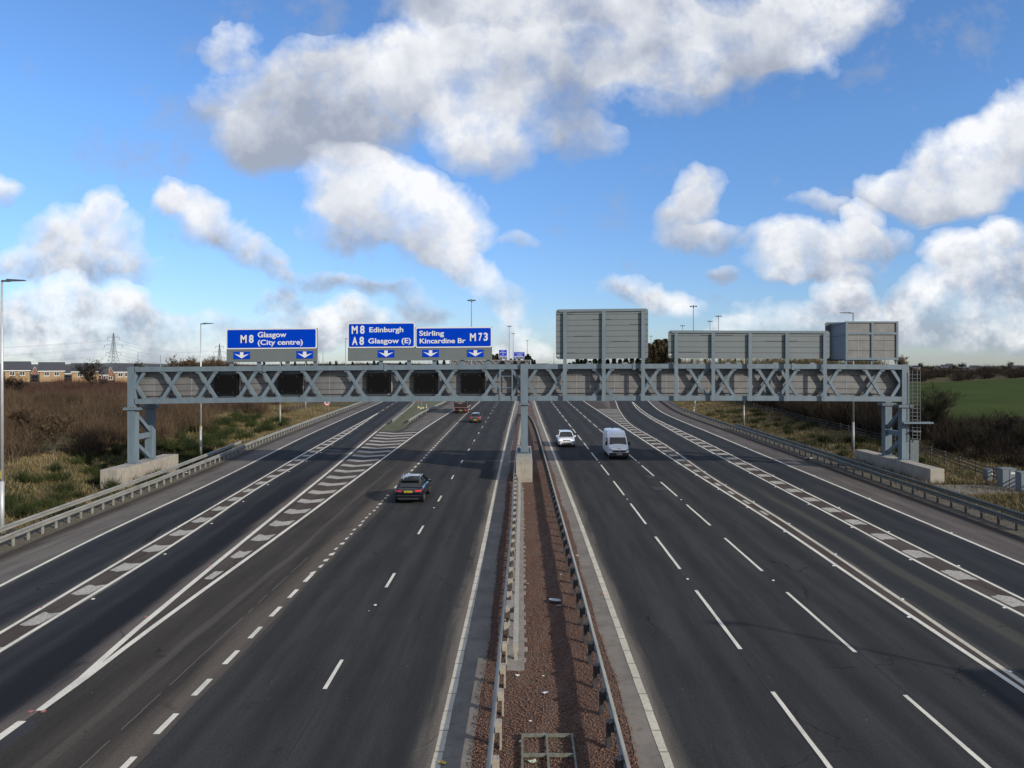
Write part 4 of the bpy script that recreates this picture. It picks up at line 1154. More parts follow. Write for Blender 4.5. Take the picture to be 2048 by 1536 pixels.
# street lamp near the Edinburgh sign, and pillar-like poles between beams far away
Y = 180; X = (691 - VX) / FPX * Y; z = EYE + (VY - 677) / FPX * Y
r = empty('lamp_post', (X, Y, hgt(X, Y))); tag(r, 'thin lamp post at the left edge of the Edinburgh sign', 'lamp post', 'tall roadside lamp posts')
MB().tube((0, 0, -.3), (0, 0, z - hgt(X, Y)), .1, .07, 8).build('pole', m_poledk, r)
MB().box(0, 1.6, -.1, .1, z - hgt(X, Y) - .1, z - hgt(X, Y) + .04).build('lamp_head', m_head, r)

# ------------------------------------------------------------------ distant gantry
def far_gantry():
    Y = 352.0; g = lambda px, py, yy=Y: W(px, py, yy)
    x1 = g(1062, 720).x; x0 = g(900, 720).x; zt = g(0, 720).z; zb = zt - 2.7; zg = hgt(0, Y)
    r = empty('gantry', (0, Y, zg)); tag(r, 'small distant grey lattice gantry carrying two blue signs', 'gantry', 'gantries')
    L = lambda mb: mb.xf(Matrix.Translation((0, -Y, -zg)))
    m = mat('distant_gantry_paint', (.24, .25, .25), .6)
    for z in (zt, zb): L(MB().box(x0, x1, Y, Y + .4, z - .3, z)).build('chord', m, r)
    L(MB().box(x0 + .1, x1 - .1, Y + .6, Y + .65, zb, zt - .31)).build('cladding_panel', m_panel, r)
    x = x0 + .4
    while x < x1 - 3:
        L(MB().beam((x, Y + .2, zt - .3), (x + 1.5, Y + .2, zb), .2).beam((x + 1.5, Y + .21, zb), (x + 3.0, Y + .21, zt - .3), .2)).build('lattice_brace', m, r); x += 3
    L(MB().box(x1 - .5, x1 + .1, Y - .02, Y + .7, zg - .5, zt + .05)).build('leg', m, r)
    L(MB().box(x0 - .1, x0 + .5, Y - .02, Y + .7, zg - .5, zt + .05)).build('leg', m, r)
    for (a, b) in ((1000.5, 1008.8), (1027, 1034.5), (1042, 1050)):
        p, q = g(a, 729), g(b, 723); L(MB().box(p.x, q.x, Y - .2, Y - .01, p.z, q.z)).build('lane_signal', m_black, r)
    for (lab, xa, xb, ya, yb, yc, txt, ars) in (
        ('tiny distant blue sign naming Edinburgh and Glasgow, the taller of two', 997.6, 1014.2, 699.7, 714.2, 718.3, [('M 8', 1003, 1008.5, 701, 702.8), ('Edinburgh', 1000, 1012, 703.8, 705.8), ('A 8', 1003.5, 1008, 707.3, 709.5), ('Glasgow (E)', 999, 1013, 711, 713)], [1005.6]),
        ('tiny distant blue sign for the M73, the wider of two', 1027.6, 1049.6, 703.8, 714.0, 718.3, [('M 73 (M 80)', 1031, 1047, 705.2, 707), ('Stirling', 1034, 1043, 708.4, 710.2), ('Kincardine Br', 1030.5, 1046, 711, 713)], [1031, 1046])):
        ys = Y - .3
        p, q = g(xa, yc, ys), g(xb, ya, ys); s = empty('direction_sign', (p.x, ys, p.z)); tag(s, lab, 'road sign', 'blue signs on the distant gantry')
        K = lambda mb: mb.xf(Matrix.Translation((-p.x, -ys, -p.z)))
        K(MB().box(p.x, q.x, ys, ys + .1, p.z, q.z)).build('backing_board', m_sback, s)
        zz = g(0, yb, ys).z
        K(MB().box(p.x - .05, q.x + .05, ys - .05, ys - .01, zz, q.z + .1)).build('sign_border', m_swhite, s)
        K(MB().box(p.x + .12, q.x - .12, ys - .07, ys - .055, zz + .15, q.z - .05)).build('sign_face', m_blue, s)
        for (t, a, b, c_, d_) in txt:
            A, B = g(a, d_, ys), g(b, c_, ys)
            text_fit(t, A.x, B.x, A.z, B.z, ys - .08, m_swhite, s, (p.x, ys, p.z), 0, .02)
        for xc in ars:
            A = g(xc, 717.4, ys)
            K(MB().box(A.x - .55, A.x + .55, ys - .04, ys - .01, A.z - .05, A.z + .55)).build('arrow_plate', m_blue, s)
            K(MB().prism([(A.x, A.z + .03), (A.x - .45, A.z + .33), (A.x - .13, A.z + .3), (A.x - .13, A.z + .45), (A.x + .13, A.z + .45), (A.x + .13, A.z + .3), (A.x + .45, A.z + .33)], ys - .06, ys - .045)).build('arrow', m_swhite, s)
        K(MB().box(p.x + .6, p.x + .8, ys + .12, ys + .3, zt - .2, p.z + .1)).build('support_post', m, s)
        K(MB().box(q.x - .8, q.x - .6, ys + .12, ys + .3, zt - .2, p.z + .1)).build('support_post', m, s)
far_gantry()

# ------------------------------------------------------------------ small roadside signs
m_red = mat('sign_red', (.50, .012, .02), .4)
m_blk = mat('sign_black', (.01, .01, .012), .5)
def speed(x, y, zc, lab):
    r = empty('speed_limit_sign', (x, y, hgt(x, y))); tag(r, lab, 'speed sign', 'round forty signs on the slip road'); z0 = zc - hgt(x, y)
    MB().tube((-.35, .06, -.2), (-.35, .06, z0 + .3), .04).build('post', m_poledk, r); MB().tube((.35, .06, -.2), (.35, .06, z0 + .3), .04).build('post', m_poledk, r)
    MB().tube((0, .0, z0), (0, .02, z0), .61, n=32).build('sign_ring', m_red, r)
    MB().tube((0, -.012, z0), (0, -.004, z0), .47, n=32).build('sign_face', m_swhite, r)
    text_fit('40', -.33, .33, z0 - .2, z0 + .2, -.018, m_blk, r, (0, 0, 0), 0, .03)
Ys = 137.0
speed(W(654, 0, Ys).x, Ys, W(0, 805.6, Ys).z, 'round red and white 40 sign on the grass left of the slip road')
speed(W(839.5, 0, Ys).x, Ys, W(0, 797.6, Ys).z, 'round 40 sign at the grass nose, mostly hidden by the gantry')
for i, (px, py, c_, lab) in enumerate([(837, 818, (.6, .55, .3), 'pale yellow marker block on the grass nose, leftmost'), (842, 820, (.6, .55, .3), 'pale yellow marker block on the grass nose, middle'), (846.5, 819, (.5, .42, .12), 'yellow marker block on the grass nose, rightmost')]):
    x, y = px2g(px, py); o = MB().box(-.18, .18, -.1, .1, 0, .38).build('marker_block', mat('marker_pale%d' % i, c_, .6), None, bevel=.03); o.location = (x, y, .12); tag(o, lab, 'marker block', 'marker blocks on the grass nose')
def marker(x, y, lab):
    r = empty('marker_post', (x, y, hgt(x, y) if abs(x) > 25 else .1)); tag(r, lab, 'marker post', 'white roadside marker posts')
    MB().box(-.08, .08, -.05, .05, 0, .95).build('post', m_swhite, r, bevel=.02); MB().box(-.085, .085, -.055, .055, .62, .8).build('band', m_blk, r)
x, y = px2g(853, 819); marker(x, y, 'white marker post with black band by the grass nose barrier')
x, y = px2g(1388, 824); marker(x, y, 'white marker post with black band beside the farthest right lamp post')
# cabinets on the right
m_cab = mat('cabinet_grey', (.105, .125, .145), .55, var=.08, vscale=2)
m_lab = mat('cabinet_sticker', (.5, .5, .48), .5)
for (px0, px1, pt, pb, Y, lab) in ((1974, 1989, 940, 973, 56.0, 'small grey roadside cabinet, leftmost of the three'), (2004, 2032, 938.5, 985, 52.5, 'large two-door grey roadside cabinet, middle of the three'), (2041, 2062, 946, 990, 50.5, 'grey roadside cabinet cut by the right picture edge')):
    a, b = W(px0, pb, Y), W(px1, pt, Y); w, h = b.x - a.x, b.z - a.z
    r = empty('roadside_cabinet', (a.x, Y, a.z)); tag(r, lab, 'cabinet', 'grey cabinets behind the right barrier')
    MB().box(0, w, 0, .55, -.4, h).build('cabinet_body', m_cab, r, bevel=.02)
    MB().box(-.03, w + .03, -.04, .6, h + .003, h + .06).build('lid', m_cab, r)
    for k in range(2 if w > .9 else 1):
        n_ = 2 if w > .9 else 1
        MB().box(.04 + k * w / n_, w / n_ * (k + 1) - .04, -.025, -.003, .08, h - .06).build('door', m_cab, r, bevel=.008)
    MB().box(w * .62, w * .9, -.034, -.027, h - .36, h - .22).build('sticker', m_lab, r)
m_pad = mat('pad_concrete', (.11, .10, .085), .9, var=.25, vscale=1.5)
xp0 = W(1890, 0, 52).x
pz = hgt(35.5, 52) + .10
tag(MB().box(xp0 - .2, 42, 50.4, 53.6, pz - .6, pz).build('concrete_pad', m_pad), kind='structure')

# ------------------------------------------------------------------ vehicles
m_tyre = mat('tyre_rubber', (.012, .012, .013), .8)
m_rim = mat('wheel_alloy', (.30, .31, .32), .35, .7)
m_glass = mat('vehicle_glass', (.008, .010, .012), .06, spec=.6, coat=.3)
m_trim = mat('black_plastic', (.015, .015, .016), .6)
m_tail = mat('tail_light', (.55, .01, .015), .25, emit=(1, .04, .05), es=.22)
m_reflr = mat('rear_reflector', (.30, .012, .015), .4)
m_headl = mat('head_light', (.8, .8, .82), .2, emit=(1, 1, 1), es=1.2)
m_lens = mat('clear_lens', (.35, .36, .38), .2, spec=.7)
m_chrome = mat('chrome', (.5, .5, .52), .2, .9)
m_platey = mat('number_plate_yellow', (.62, .48, .02), .5)
m_platew = mat('number_plate_white', (.6, .6, .58), .5)
def body_loft(st, taper_top=.93):
    """st: (y, half width, z bottom, z top)"""
    V_ = []; F_ = []; k = None
    for (y, w, zb, zt) in st:
        h = zt - zb
        hp = [(0, zb), (w * .80, zb), (w * .955, zb + .10 * h), (w, zb + .38 * h), (w * .995, zb + .60 * h), (w * .965, zb + .84 * h), (w * .90, zb + .965 * h), (w * .60, zt + .005), (0, zt + .02)]
        ring = [(x, y, z) for x, z in hp] + [(-x, y, z) for x, z in hp[-2:0:-1]]
        k = len(ring); V_ += ring
    for i in range(len(st) - 1):
        for j in range(k): a = i * k + j; b = i * k + (j + 1) % k; F_.append((a, b, b + k, a + k))
    mb = MB(); mb.v = V_; mb.f = F_ + [tuple(range(k)), tuple(range(len(V_) - 1, len(V_) - k - 1, -1))]
    return mb
def wheels(r, xs, ys, R, wd=.24):
    for y in ys:
        for x in xs:
            s = 1 if x > 0 else -1
            t = MB().tube((x - s * wd, y, R), (x, y, R), R, R, 20).build('wheel', m_tyre, r)
            mb = MB(); mb.tube((x - s * .02, y, R), (x + s * .012, y, R), R * .62, R * .60, 20); mb.build('rim', m_rim, t)
            mb = MB()
            for q in range(5):
                a = q * 1.2566 + .3; mb.beam((x + s * .016, y, R), (x + s * .016, y + math.cos(a) * R * .55, R + math.sin(a) * R * .55), .05, .02)
            mb.build('spoke', m_tyre, t)
            # black disc standing in for the shaded gap round the wheel
            MB().tube((x - s * .10, y, R + .02), (x + s * .004, y, R + .02), R * 1.13, R * 1.13, 20).build('arch_shadow', m_trim, r)
def quadmb(*pts): return MB().add(list(pts), [tuple(range(len(pts)))])
def solid_quad(p, t=.012, axis=1, sgn=-1):
    """thin solid from a face pushed along one axis"""
    n = len(p); q = [tuple(c + (sgn * t if i == axis else 0) for i, c in enumerate(v)) for v in p]
    return MB().add(list(p) + q, [tuple(range(n)), tuple(range(2 * n - 1, n - 1, -1))] + [(i, (i + 1) % n, (i + 1) % n + n, i + n) for i in range(n)])
def cabin(r, st, paint, roofpaint=None, pillar=.07, name='window'):
    """st: four stations (y, z, half width) : rear base, rear roof, front roof, front base. Glass block, pillars and a roof skin"""
    (ya, za, wa), (yb, zb, wb), (yc, zc, wc), (yd, zd, wd) = st
    A = [(-wa, ya, za), (wa, ya, za)]; B = [(-wb, yb, zb), (wb, yb, zb)]; C_ = [(-wc, yc, zc), (wc, yc, zc)]; D = [(-wd, yd, zd), (wd, yd, zd)]
    ym = (yb + yc) / 2
    MB().add([A[0], A[1], B[1], B[0]], [(0, 1, 2, 3)]).build('rear_window', m_glass, r, flat_fix=False)
    MB().add([D[1], D[0], C_[0], C_[1]], [(0, 1, 2, 3)]).build('windscreen', m_glass, r, flat_fix=False)
    for s in (0, 1): MB().add([A[s], B[s], C_[s], D[s]], [(0, 1, 2, 3)]).build('side_window', m_glass, r, flat_fix=False)
    e_ = .035
    mb = MB()      # crowned roof
    nx = 6; V_ = []; F_ = []
    ys = [yb - .06, yb + (yc - yb) * .25, ym, yb + (yc - yb) * .75, yc + .04]
    for i, y in enumerate(ys):
        t = (y - yb) / (yc - yb); w = wb + (wc - wb) * t + .03; z = zb + (zc - zb) * t
        for k in range(nx + 1):
            u = -1 + 2 * k / nx; V_.append((u * w, y, z + .045 * (1 - u * u) ** .6 * 1 + .03 * math.sin(math.pi * max(0, min(1, t))) + (-.012 if abs(u) == 1 else .01)))
    for i in range(4):
        for k in range(nx): q = i * (nx + 1) + k; F_.append((q, q + 1, q + nx + 2, q + nx + 1))
    V2 = [(x, y, z - .05) for x, y, z in V_]; n = len(V_)
    mb.v = V_ + V2; mb.f = F_ + [tuple(i + n for i in f[::-1]) for f in F_]
    edge = list(range(nx + 1)) + [i * (nx + 1) + nx for i in range(1, 5)] + [4 * (nx + 1) + k for k in range(nx - 1, -1, -1)] + [i * (nx + 1) for i in range(3, 0, -1)]
    mb.f += [(edge[i], edge[(i + 1) % len(edge)], edge[(i + 1) % len(edge)] + n, edge[i] + n) for i in range(len(edge))]
    mb.build('roof', roofpaint or paint, r, smooth=False)
    for s in (-1, 1):
        for (p, q) in ((A, B), (C_, D)):
            i = 0 if s < 0 else 1
            MB().beam(p[i], q[i], pillar, pillar * .9, up=(1, 0, 0)).build('pillar', paint, r)
        x1, x2 = s * (wa + wd) / 2, s * (wb + wc) / 2
        MB().beam((x1, ym + .1, (za + zd) / 2), (x2, ym + .1, (zb + zc) / 2), .05, .07, up=(1, 0, 0)).build('pillar', m_trim, r)
def mirrors(r, x, y, z, m):
    for s in (-1, 1): MB().box(min(s * x, s * (x + .2)), max(s * x, s * (x + .2)), y - .06, y + .08, z - .07, z + .09).build('wing_mirror', m, r, bevel=.025)
def plate(r, txt, y, z, w, m, sgn, par=None):
    """sgn -1 faces -y, used for the side of the vehicle turned to the camera"""
    h = w * .215
    p = MB().box(-w / 2, w / 2, y - .012, y, z - h / 2, z + h / 2).build('number_plate', m, r)
    text_fit(txt, -w * .44, w * .44, z - h * .30, z + h * .30, y - .016, m_blk, p, (0, 0, 0), 0, .02)
def car_paint(name, c, coat=1.0, rough=.35, metal=0.2): return mat(name, c, rough, metal, coat=coat)

# dark blue-black SUV seen from behind (rear end at local y = 0)
def suv_dark():
    P = car_paint('dark_blue_paint', (.004, .005, .010), metal=.3, rough=.18)
    r = empty('car', (-7.67, 46.9, 0)); tag(r, 'dark blue SUV with red tail lights and yellow plate, nearest vehicle', 'car')
    st = [(.0, .78, .38, .92), (.05, .88, .32, 1.02), (.22, .95, .28, 1.08), (.7, .985, .26, 1.06), (1.25, .965, .26, 1.03), (2.4, .955, .26, 1.03), (3.3, .965, .26, 1.03), (3.75, .975, .27, 1.0), (4.3, .93, .30, .92), (4.6, .84, .34, .82), (4.72, .70, .40, .70)]
    body_loft(st).build('body', P, r, smooth=True)
    cabin(r, ((.34, 1.05, .78), (.78, 1.52, .60), (2.35, 1.60, .64), (3.45, 1.03, .82)), P, pillar=.13)
    # thick rear quarter panels, lip and spoiler
    for s in (-1, 1):
        solid_quad([(s * .79, .36, 1.04), (s * .62, .78, 1.50), (s * .63, 1.15, 1.54), (s * .82, 1.05, 1.06)], .02, 0, s).build('quarter_panel', P, r)
        MB().beam((s * .62, .85, 1.585), (s * .65, 2.3, 1.665), .035, .04).build('roof_rail', m_chrome, r)
    MB().add([(-.58, .52, 1.50), (.58, .52, 1.50), (.62, .80, 1.56), (-.62, .80, 1.56), (-.56, .54, 1.46), (.56, .54, 1.46), (.6, .8, 1.50), (-.6, .8, 1.50)], [(0, 1, 2, 3), (7, 6, 5, 4), (0, 4, 5, 1), (1, 5, 6, 2), (2, 6, 7, 3), (3, 7, 4, 0)]).build('spoiler', m_trim, r)
    for s in (-1, 1):
        solid_quad([(s * .42, -.02, .90), (s * .86, .08, .955), (s * .87, .10, .885), (s * .80, .03, .865), (s * .52, -.02, .84)], .03, 1, -1).build('tail_light', m_tail, r)
        MB().box(min(s * .62, s * .82), max(s * .62, s * .82), .02, .06, .46, .50).build('reflector', m_reflr, r)
        MB().tube((s * .55, .06, .34), (s * .55, -.03, .34), .05, n=12).build('exhaust', m_chrome, r)
    MB().box(-.84, .84, -.035, .12, .34, .60).build('bumper', P, r, bevel=.05)
    MB().box(-.70, .70, -.045, .05, .30, .43).build('diffuser', m_trim, r, bevel=.02)
    MB().box(-.32, .32, -.05, -.03, .70, .71).build('boot_seam', m_trim, r)
    MB().box(-.07, .07, -.035, .01, .985, 1.0).build('badge', m_chrome, r)
    plate(r, 'SH68 BKG', -.03, .83, .53, m_platey, -1)
    mirrors(r, .93, 3.0, 1.06, P)
    wheels(r, (-.955, .955), (.92, 3.79), .37)
suv_dark()
# grey hatchback seen from behind
def hatch():
    P = car_paint('silver_grey_paint', (.060, .060, .060), metal=.5)
    r = empty('car', (-7.6, 110.9, 0)); tag(r, 'silver-grey hatchback driving away beyond the gantry', 'car')
    st = [(.0, .74, .36, .88), (.06, .84, .30, .98), (.3, .89, .26, 1.0), (.9, .90, .22, .98), (3.0, .895, .22, .95), (3.7, .86, .24, .86), (4.1, .76, .28, .72), (4.25, .62, .34, .60)]
    body_loft(st).build('body', P, r, smooth=True)
    cabin(r, ((.16, .97, .72), (.55, 1.42, .56), (2.1, 1.46, .60), (3.1, .96, .74)), P, pillar=.12)
    for s in (-1, 1): solid_quad([(s * .45, -.01, .90), (s * .83, .06, .93), (s * .84, .08, .76), (s * .5, -.01, .78)], .03, 1, -1).build('tail_light', m_tail, r)
    MB().box(-.78, .78, -.03, .1, .34, .56).build('bumper', P, r, bevel=.04)
    MB().box(-.6, .6, -.045, .05, .24, .36).build('diffuser', m_trim, r)
    plate(r, 'SL17 OUR', -.035, .50, .52, m_platey, -1)
    MB().tube((0, -.0, .83), (0, -.02, .83), .06, n=12).build('badge', m_chrome, r)
    mirrors(r, .86, 2.75, 1.0, P); wheels(r, (-.885, .885), (.75, 3.35), .32)
hatch()
# white SUV coming towards the camera: front end at local y = 0
def suv_white():
    P = mat('white_car_paint', (.66, .67, .70), .3, coat=1.0)
    r = empty('car', (4.82, 78.7, 0)); tag(r, 'white SUV with lit headlights in the lane beside the central reserve', 'car')
    st = [(.0, .72, .34, .80), (.06, .88, .26, .90), (.25, .95, .24, .96), (.7, .98, .24, 1.02), (1.5, .97, .24, 1.08), (3.0, .97, .24, 1.08), (3.8, .985, .26, 1.08), (4.25, .92, .30, 1.04), (4.37, .8, .38, .9)]
    body_loft(st).build('body', P, r, smooth=True)
    cabin(r, ((1.05, 1.08, .84), (1.75, 1.58, .66), (3.6, 1.58, .64), (4.15, 1.10, .80)), P, pillar=.07)
    for s in (-1, 1):
        solid_quad([(s * .44, -.02, .80), (s * .85, .07, .84), (s * .87, .10, .76), (s * .48, -.02, .735)], .03, 1, -1).build('headlight', m_headl, r)
        solid_quad([(s * .74, -.01, .62), (s * .86, .05, .62), (s * .87, .06, .42), (s * .78, -.0, .45)], .02, 1, -1).build('side_intake', m_trim, r)
    MB().box(-.43, .43, -.035, .02, .735, .80).build('grille', m_trim, r)
    solid_quad([(-.5, -.04, .46), (.5, -.04, .46), (.62, -.03, .26), (-.62, -.03, .26)], .03, 1, -1).build('lower_intake', m_trim, r)
    plate(r, 'LT19 XEM', -.05, .57, .5, m_platew, -1)
    mirrors(r, .92, 1.35, 1.10, P); wheels(r, (-.96, .96), (.86, 3.55), .37)
suv_white()
# high roofed white van coming towards the camera
def van():
    P = mat('white_van_paint', (.82, .83, .85), .4, coat=.6, var=.04, vscale=1.2)
    r = empty('van', (9.33, 68.7, 0)); tag(r, 'white high-roof panel van with black bumper and door mirrors', 'van')
    mb = MB()
    # stations: y, half width low, half width top, z bottom, z shoulder, z top
    S_ = [(.35, .93, .60, .30, 1.10, 1.22), (.95, .985, .78, .30, 1.30, 1.42), (1.55, .995, .80, .30, 1.60, 2.34), (1.85, .995, .82, .30, 1.65, 2.50), (2.4, .995, .84, .30, 1.7, 2.60), (5.45, .995, .84, .32, 1.7, 2.58), (5.55, .97, .80, .36, 1.7, 2.52)]
    V_ = []; k = 0
    for (y, w, wt, zb, zs, zt) in S_:
        hp = [(0, zb), (w * .95, zb), (w, zb + .15), (w, zs), (w - (w - wt) * .45, zs + (zt - zs) * .62), (wt, zt - .05), (wt * .6, zt), (0, zt + .02)]
        ring = [(x, y, z) for x, z in hp] + [(-x, y, z) for x, z in hp[-2:0:-1]]; k = len(ring); V_ += ring
    F_ = []
    for i in range(len(S_) - 1):
        for j in range(k): a = i * k + j; b = i * k + (j + 1) % k; F_.append((a, b, b + k, a + k))
    mb.v = V_; mb.f = F_ + [tuple(range(k)), tuple(range(len(V_) - 1, len(V_) - k - 1, -1))]
    mb.build('body', P, r)
    # bonnet and nose
    st = [(.0, .80, .42, .88), (.05, .92, .38, 1.0), (.32, .965, .34, 1.12), (.9, .985, .32, 1.36)]
    body_loft(st).build('bonnet', P, r, smooth=True)
    MB().add([(-.86, .88, 1.37), (.86, .88, 1.37), (.79, 1.29, 2.03), (-.79, 1.29, 2.03), (-.86, .97, 1.37), (.86, .97, 1.37), (.79, 1.38, 2.03), (-.79, 1.38, 2.03)], [(0, 1, 2, 3), (7, 6, 5, 4), (0, 4, 5, 1), (1, 5, 6, 2), (2, 6, 7, 3), (3, 7, 4, 0)]).build('windscreen', m_glass, r)
    for s in (-1, 1):
        solid_quad([(s * 1.0, 1.15, 1.32), (s * 1.0, 1.62, 1.92), (s * .985, 2.3, 1.95), (s * 1.0, 2.3, 1.32)], .012, 0, s).build('side_window', m_glass, r)
        MB().box(min(s * 1.02, s * 1.24), max(s * 1.02, s * 1.24), 1.02, 1.16, 1.28, 1.62).build('wing_mirror', m_trim, r, bevel=.03)
        MB().beam((s * .97, 1.15, 1.35), (s * 1.06, 1.1, 1.4), .05).build('mirror_arm', m_trim, r)
        solid_quad([(s * .60, -.01, .90), (s * .93, .08, 1.12), (s * .96, .13, .80), (s * .66, .0, .74)], .03, 1, -1).build('headlight', m_lens, r)
        MB().box(min(s * .80, s * .985), max(s * .80, s * .985), 5.56, 5.60, 1.1, 1.5).build('tail_light', m_reflr, r)
        MB().beam((s * .89, .90, 1.38), (s * .82, 1.31, 2.04), .07, .05).build('pillar', P, r)
        for y in (2.42, 3.75): MB().box(min(s * .996, s * 1.004), max(s * .996, s * 1.004), y, y + .02, .5, 1.9).build('door_seam', m_trim, r)
        MB().box(min(s * .97, s * 1.012), max(s * .97, s * 1.012), 1.3, 5.3, .34, .46).build('sill', m_trim, r)
    for k_ in range(5): MB().box(-.62 + k_ * .3, -.58 + k_ * .3, 2.5, 5.3, 2.60, 2.625).build('roof_rib', P, r)
    MB().box(-.09, .09, 5.25, 5.42, 2.6, 2.72).build('roof_light', m_trim, r)
    MB().box(-.62, .62, -.03, .06, .70, .90).build('grille', m_trim, r, bevel=.03)
    MB().box(-.95, .95, -.06, .3, .30, .66).build('bumper', m_trim, r, bevel=.06)
    MB().box(-.42, .42, .62, .68, 1.245, 1.285).build('bonnet_vent', m_trim, r)
    bd = MB().box(-.17, .17, .14, .16, .985, 1.10).build('badge', mat('red_badge', (.35, .03, .06), .5), r, bevel=.01)
    MB().tube((0, -.04, .80), (0, -.06, .80), .07, n=12).build('grille_badge', m_chrome, r)
    plate(r, 'SF62 YBR', -.075, .52, .52, m_platew, -1)
    wheels(r, (-.93, .93), (1.0, 4.6), .34)
van()
# maroon box lorry seen from behind, partly hidden by the gantry
def lorry():
    P = mat('maroon_paint', (.013, .005, .007), .6, coat=.05, var=.1, vscale=.8)
    m_pink = mat('faded_rail', (.16, .085, .08), .7)
    r = empty('lorry', (-11.75, 131.5, 0)); tag(r, 'maroon box lorry in the left lane, half hidden by the gantry', 'lorry')
    MB().box(-1.28, 1.28, 0, 8.6, 1.15, 4.0).build('box_body', P, r, bevel=.03)
    MB().box(-1.30, -1.22, -.03, .05, 1.1, 4.02).build('corner_post', m_pink, r); MB().box(1.22, 1.30, -.03, .05, 1.1, 4.02).build('corner_post', m_pink, r)
    MB().box(-1.28, 1.28, -.08, .0, 1.06, 1.18).build('tail_lift', m_pink, r)
    MB().box(1.285, 1.30, .1, 8.5, 1.12, 1.2).build('side_rail', m_swhite, r); MB().box(-1.30, -1.285, .1, 8.5, 1.12, 1.2).build('side_rail', m_swhite, r)
    MB().box(-.45, .45, .1, 8.4, .62, .92).build('chassis', m_trim, r)
    MB().box(-1.15, 1.15, .05, .15, .50, .72).build('rear_bumper', m_trim, r)
    for s in (-1, 1):
        MB().box(s * .95 - .16, s * .95 + .16, .0, .05, .53, .68).build('tail_light', m_tail if s > 0 else m_reflr, r)
        MB().box(s * 1.2 - .04, s * 1.2 + .04, 3.2, 6.2, .45, .55).build('side_guard', m_swhite, r)
    plate(r, 'SB66 KLO', -.0, .62, .52, m_platey, -1)
    text_fit('FINE FOODS DELIVERED', -.95, .95, 2.18, 2.32, -.015, m_lab, r, (0, 0, 0), 0, .01) if False else None
    mb = MB()       # the two short rows of small pale lettering on the doors, too fine to read
    random.seed(3)
    for (z, x0, x1, h) in ((2.18, -1.0, .8, .11), (1.92, -.5, .35, .08)):
        x = x0
        while x < x1:
            w = random.uniform(.05, .1); mb.box(x, x + w, -.012, -.002, z, z + h * random.uniform(.6, 1)); x += w + random.choice((.03, .03, .03, .1))
    mb.build('lettering', m_lab, r)
    MB().box(-1.2, 1.2, 8.75, 10.6, .7, 2.9).build('cab', P, r, bevel=.1)
    for y in (1.9, 7.0, 9.6):
        for s in (-1, 1):
            t = MB().tube((s * .85, y, .5), (s * 1.2, y, .5), .5, .5, 20).build('wheel', m_tyre, r); MB().tube((s * 1.19, y, .5), (s * 1.215, y, .5), .27, .25, 16).build('rim', m_rim, t)
lorry()
random.seed(5)

# ------------------------------------------------------------------ small things on the central reserve
m_frame = mat('frame_steel', (.16, .165, .13), .6, .3, var=.3, vscale=8)
r = empty('steel_frame', (0, 16.5, .08)); tag(r, 'flat rusty steel frame on the gravel at the bottom of the picture', 'steel frame')
for (x0, x1, y0, y1) in ((-.05, 1.24, 17.50, 17.56), (-.05, 1.24, 14.4, 14.46), (-.05, 1.24, 16.62, 16.67)): MB().box(x0, x1, y0 - 16.5, y1 - 16.5, 0, .07).build('frame_bar', m_frame, r)
for x in (-.05, .55, 1.18): MB().box(x, x + .05, 14.47 - 16.5, 17.49 - 16.5, .003, .065).build('frame_bar', m_frame, r)
# hub cap
hx, hy = px2g(1110, 1206)
r = empty('hubcap', (hx, hy, .10)); tag(r, 'silver plastic wheel trim lying on the shaded gravel', 'hubcap'); r.rotation_euler = (rad(-9), rad(5), 0)
m_hub = mat('hubcap_silver', (.50, .54, .60), .35, .3)
MB().tube((0, 0, 0), (0, 0, .025), .24, .22, 28).build('disc', mat('hubcap_dark', (.12, .13, .15), .5), r)
mb = MB(); mb.tube((0, 0, .026), (0, 0, .055), .075, .06, 16)
mb.build('hub_centre', m_hub, r)
for k in range(9):
    a = k * 2 * math.pi / 9; MB().beam((.07 * math.cos(a), .07 * math.sin(a), .04), (.215 * math.cos(a), .215 * math.sin(a), .034), .055, .015).build('spoke', m_hub, r)
mb = MB()
for k in range(28):
    a, b = k * 2 * math.pi / 28, (k + 1) * 2 * math.pi / 28
    mb.beam((.225 * math.cos(a), .225 * math.sin(a), .03), (.225 * math.cos(b), .225 * math.sin(b), .03), .03, .02)
mb.build('rim_ring', m_hub, r)
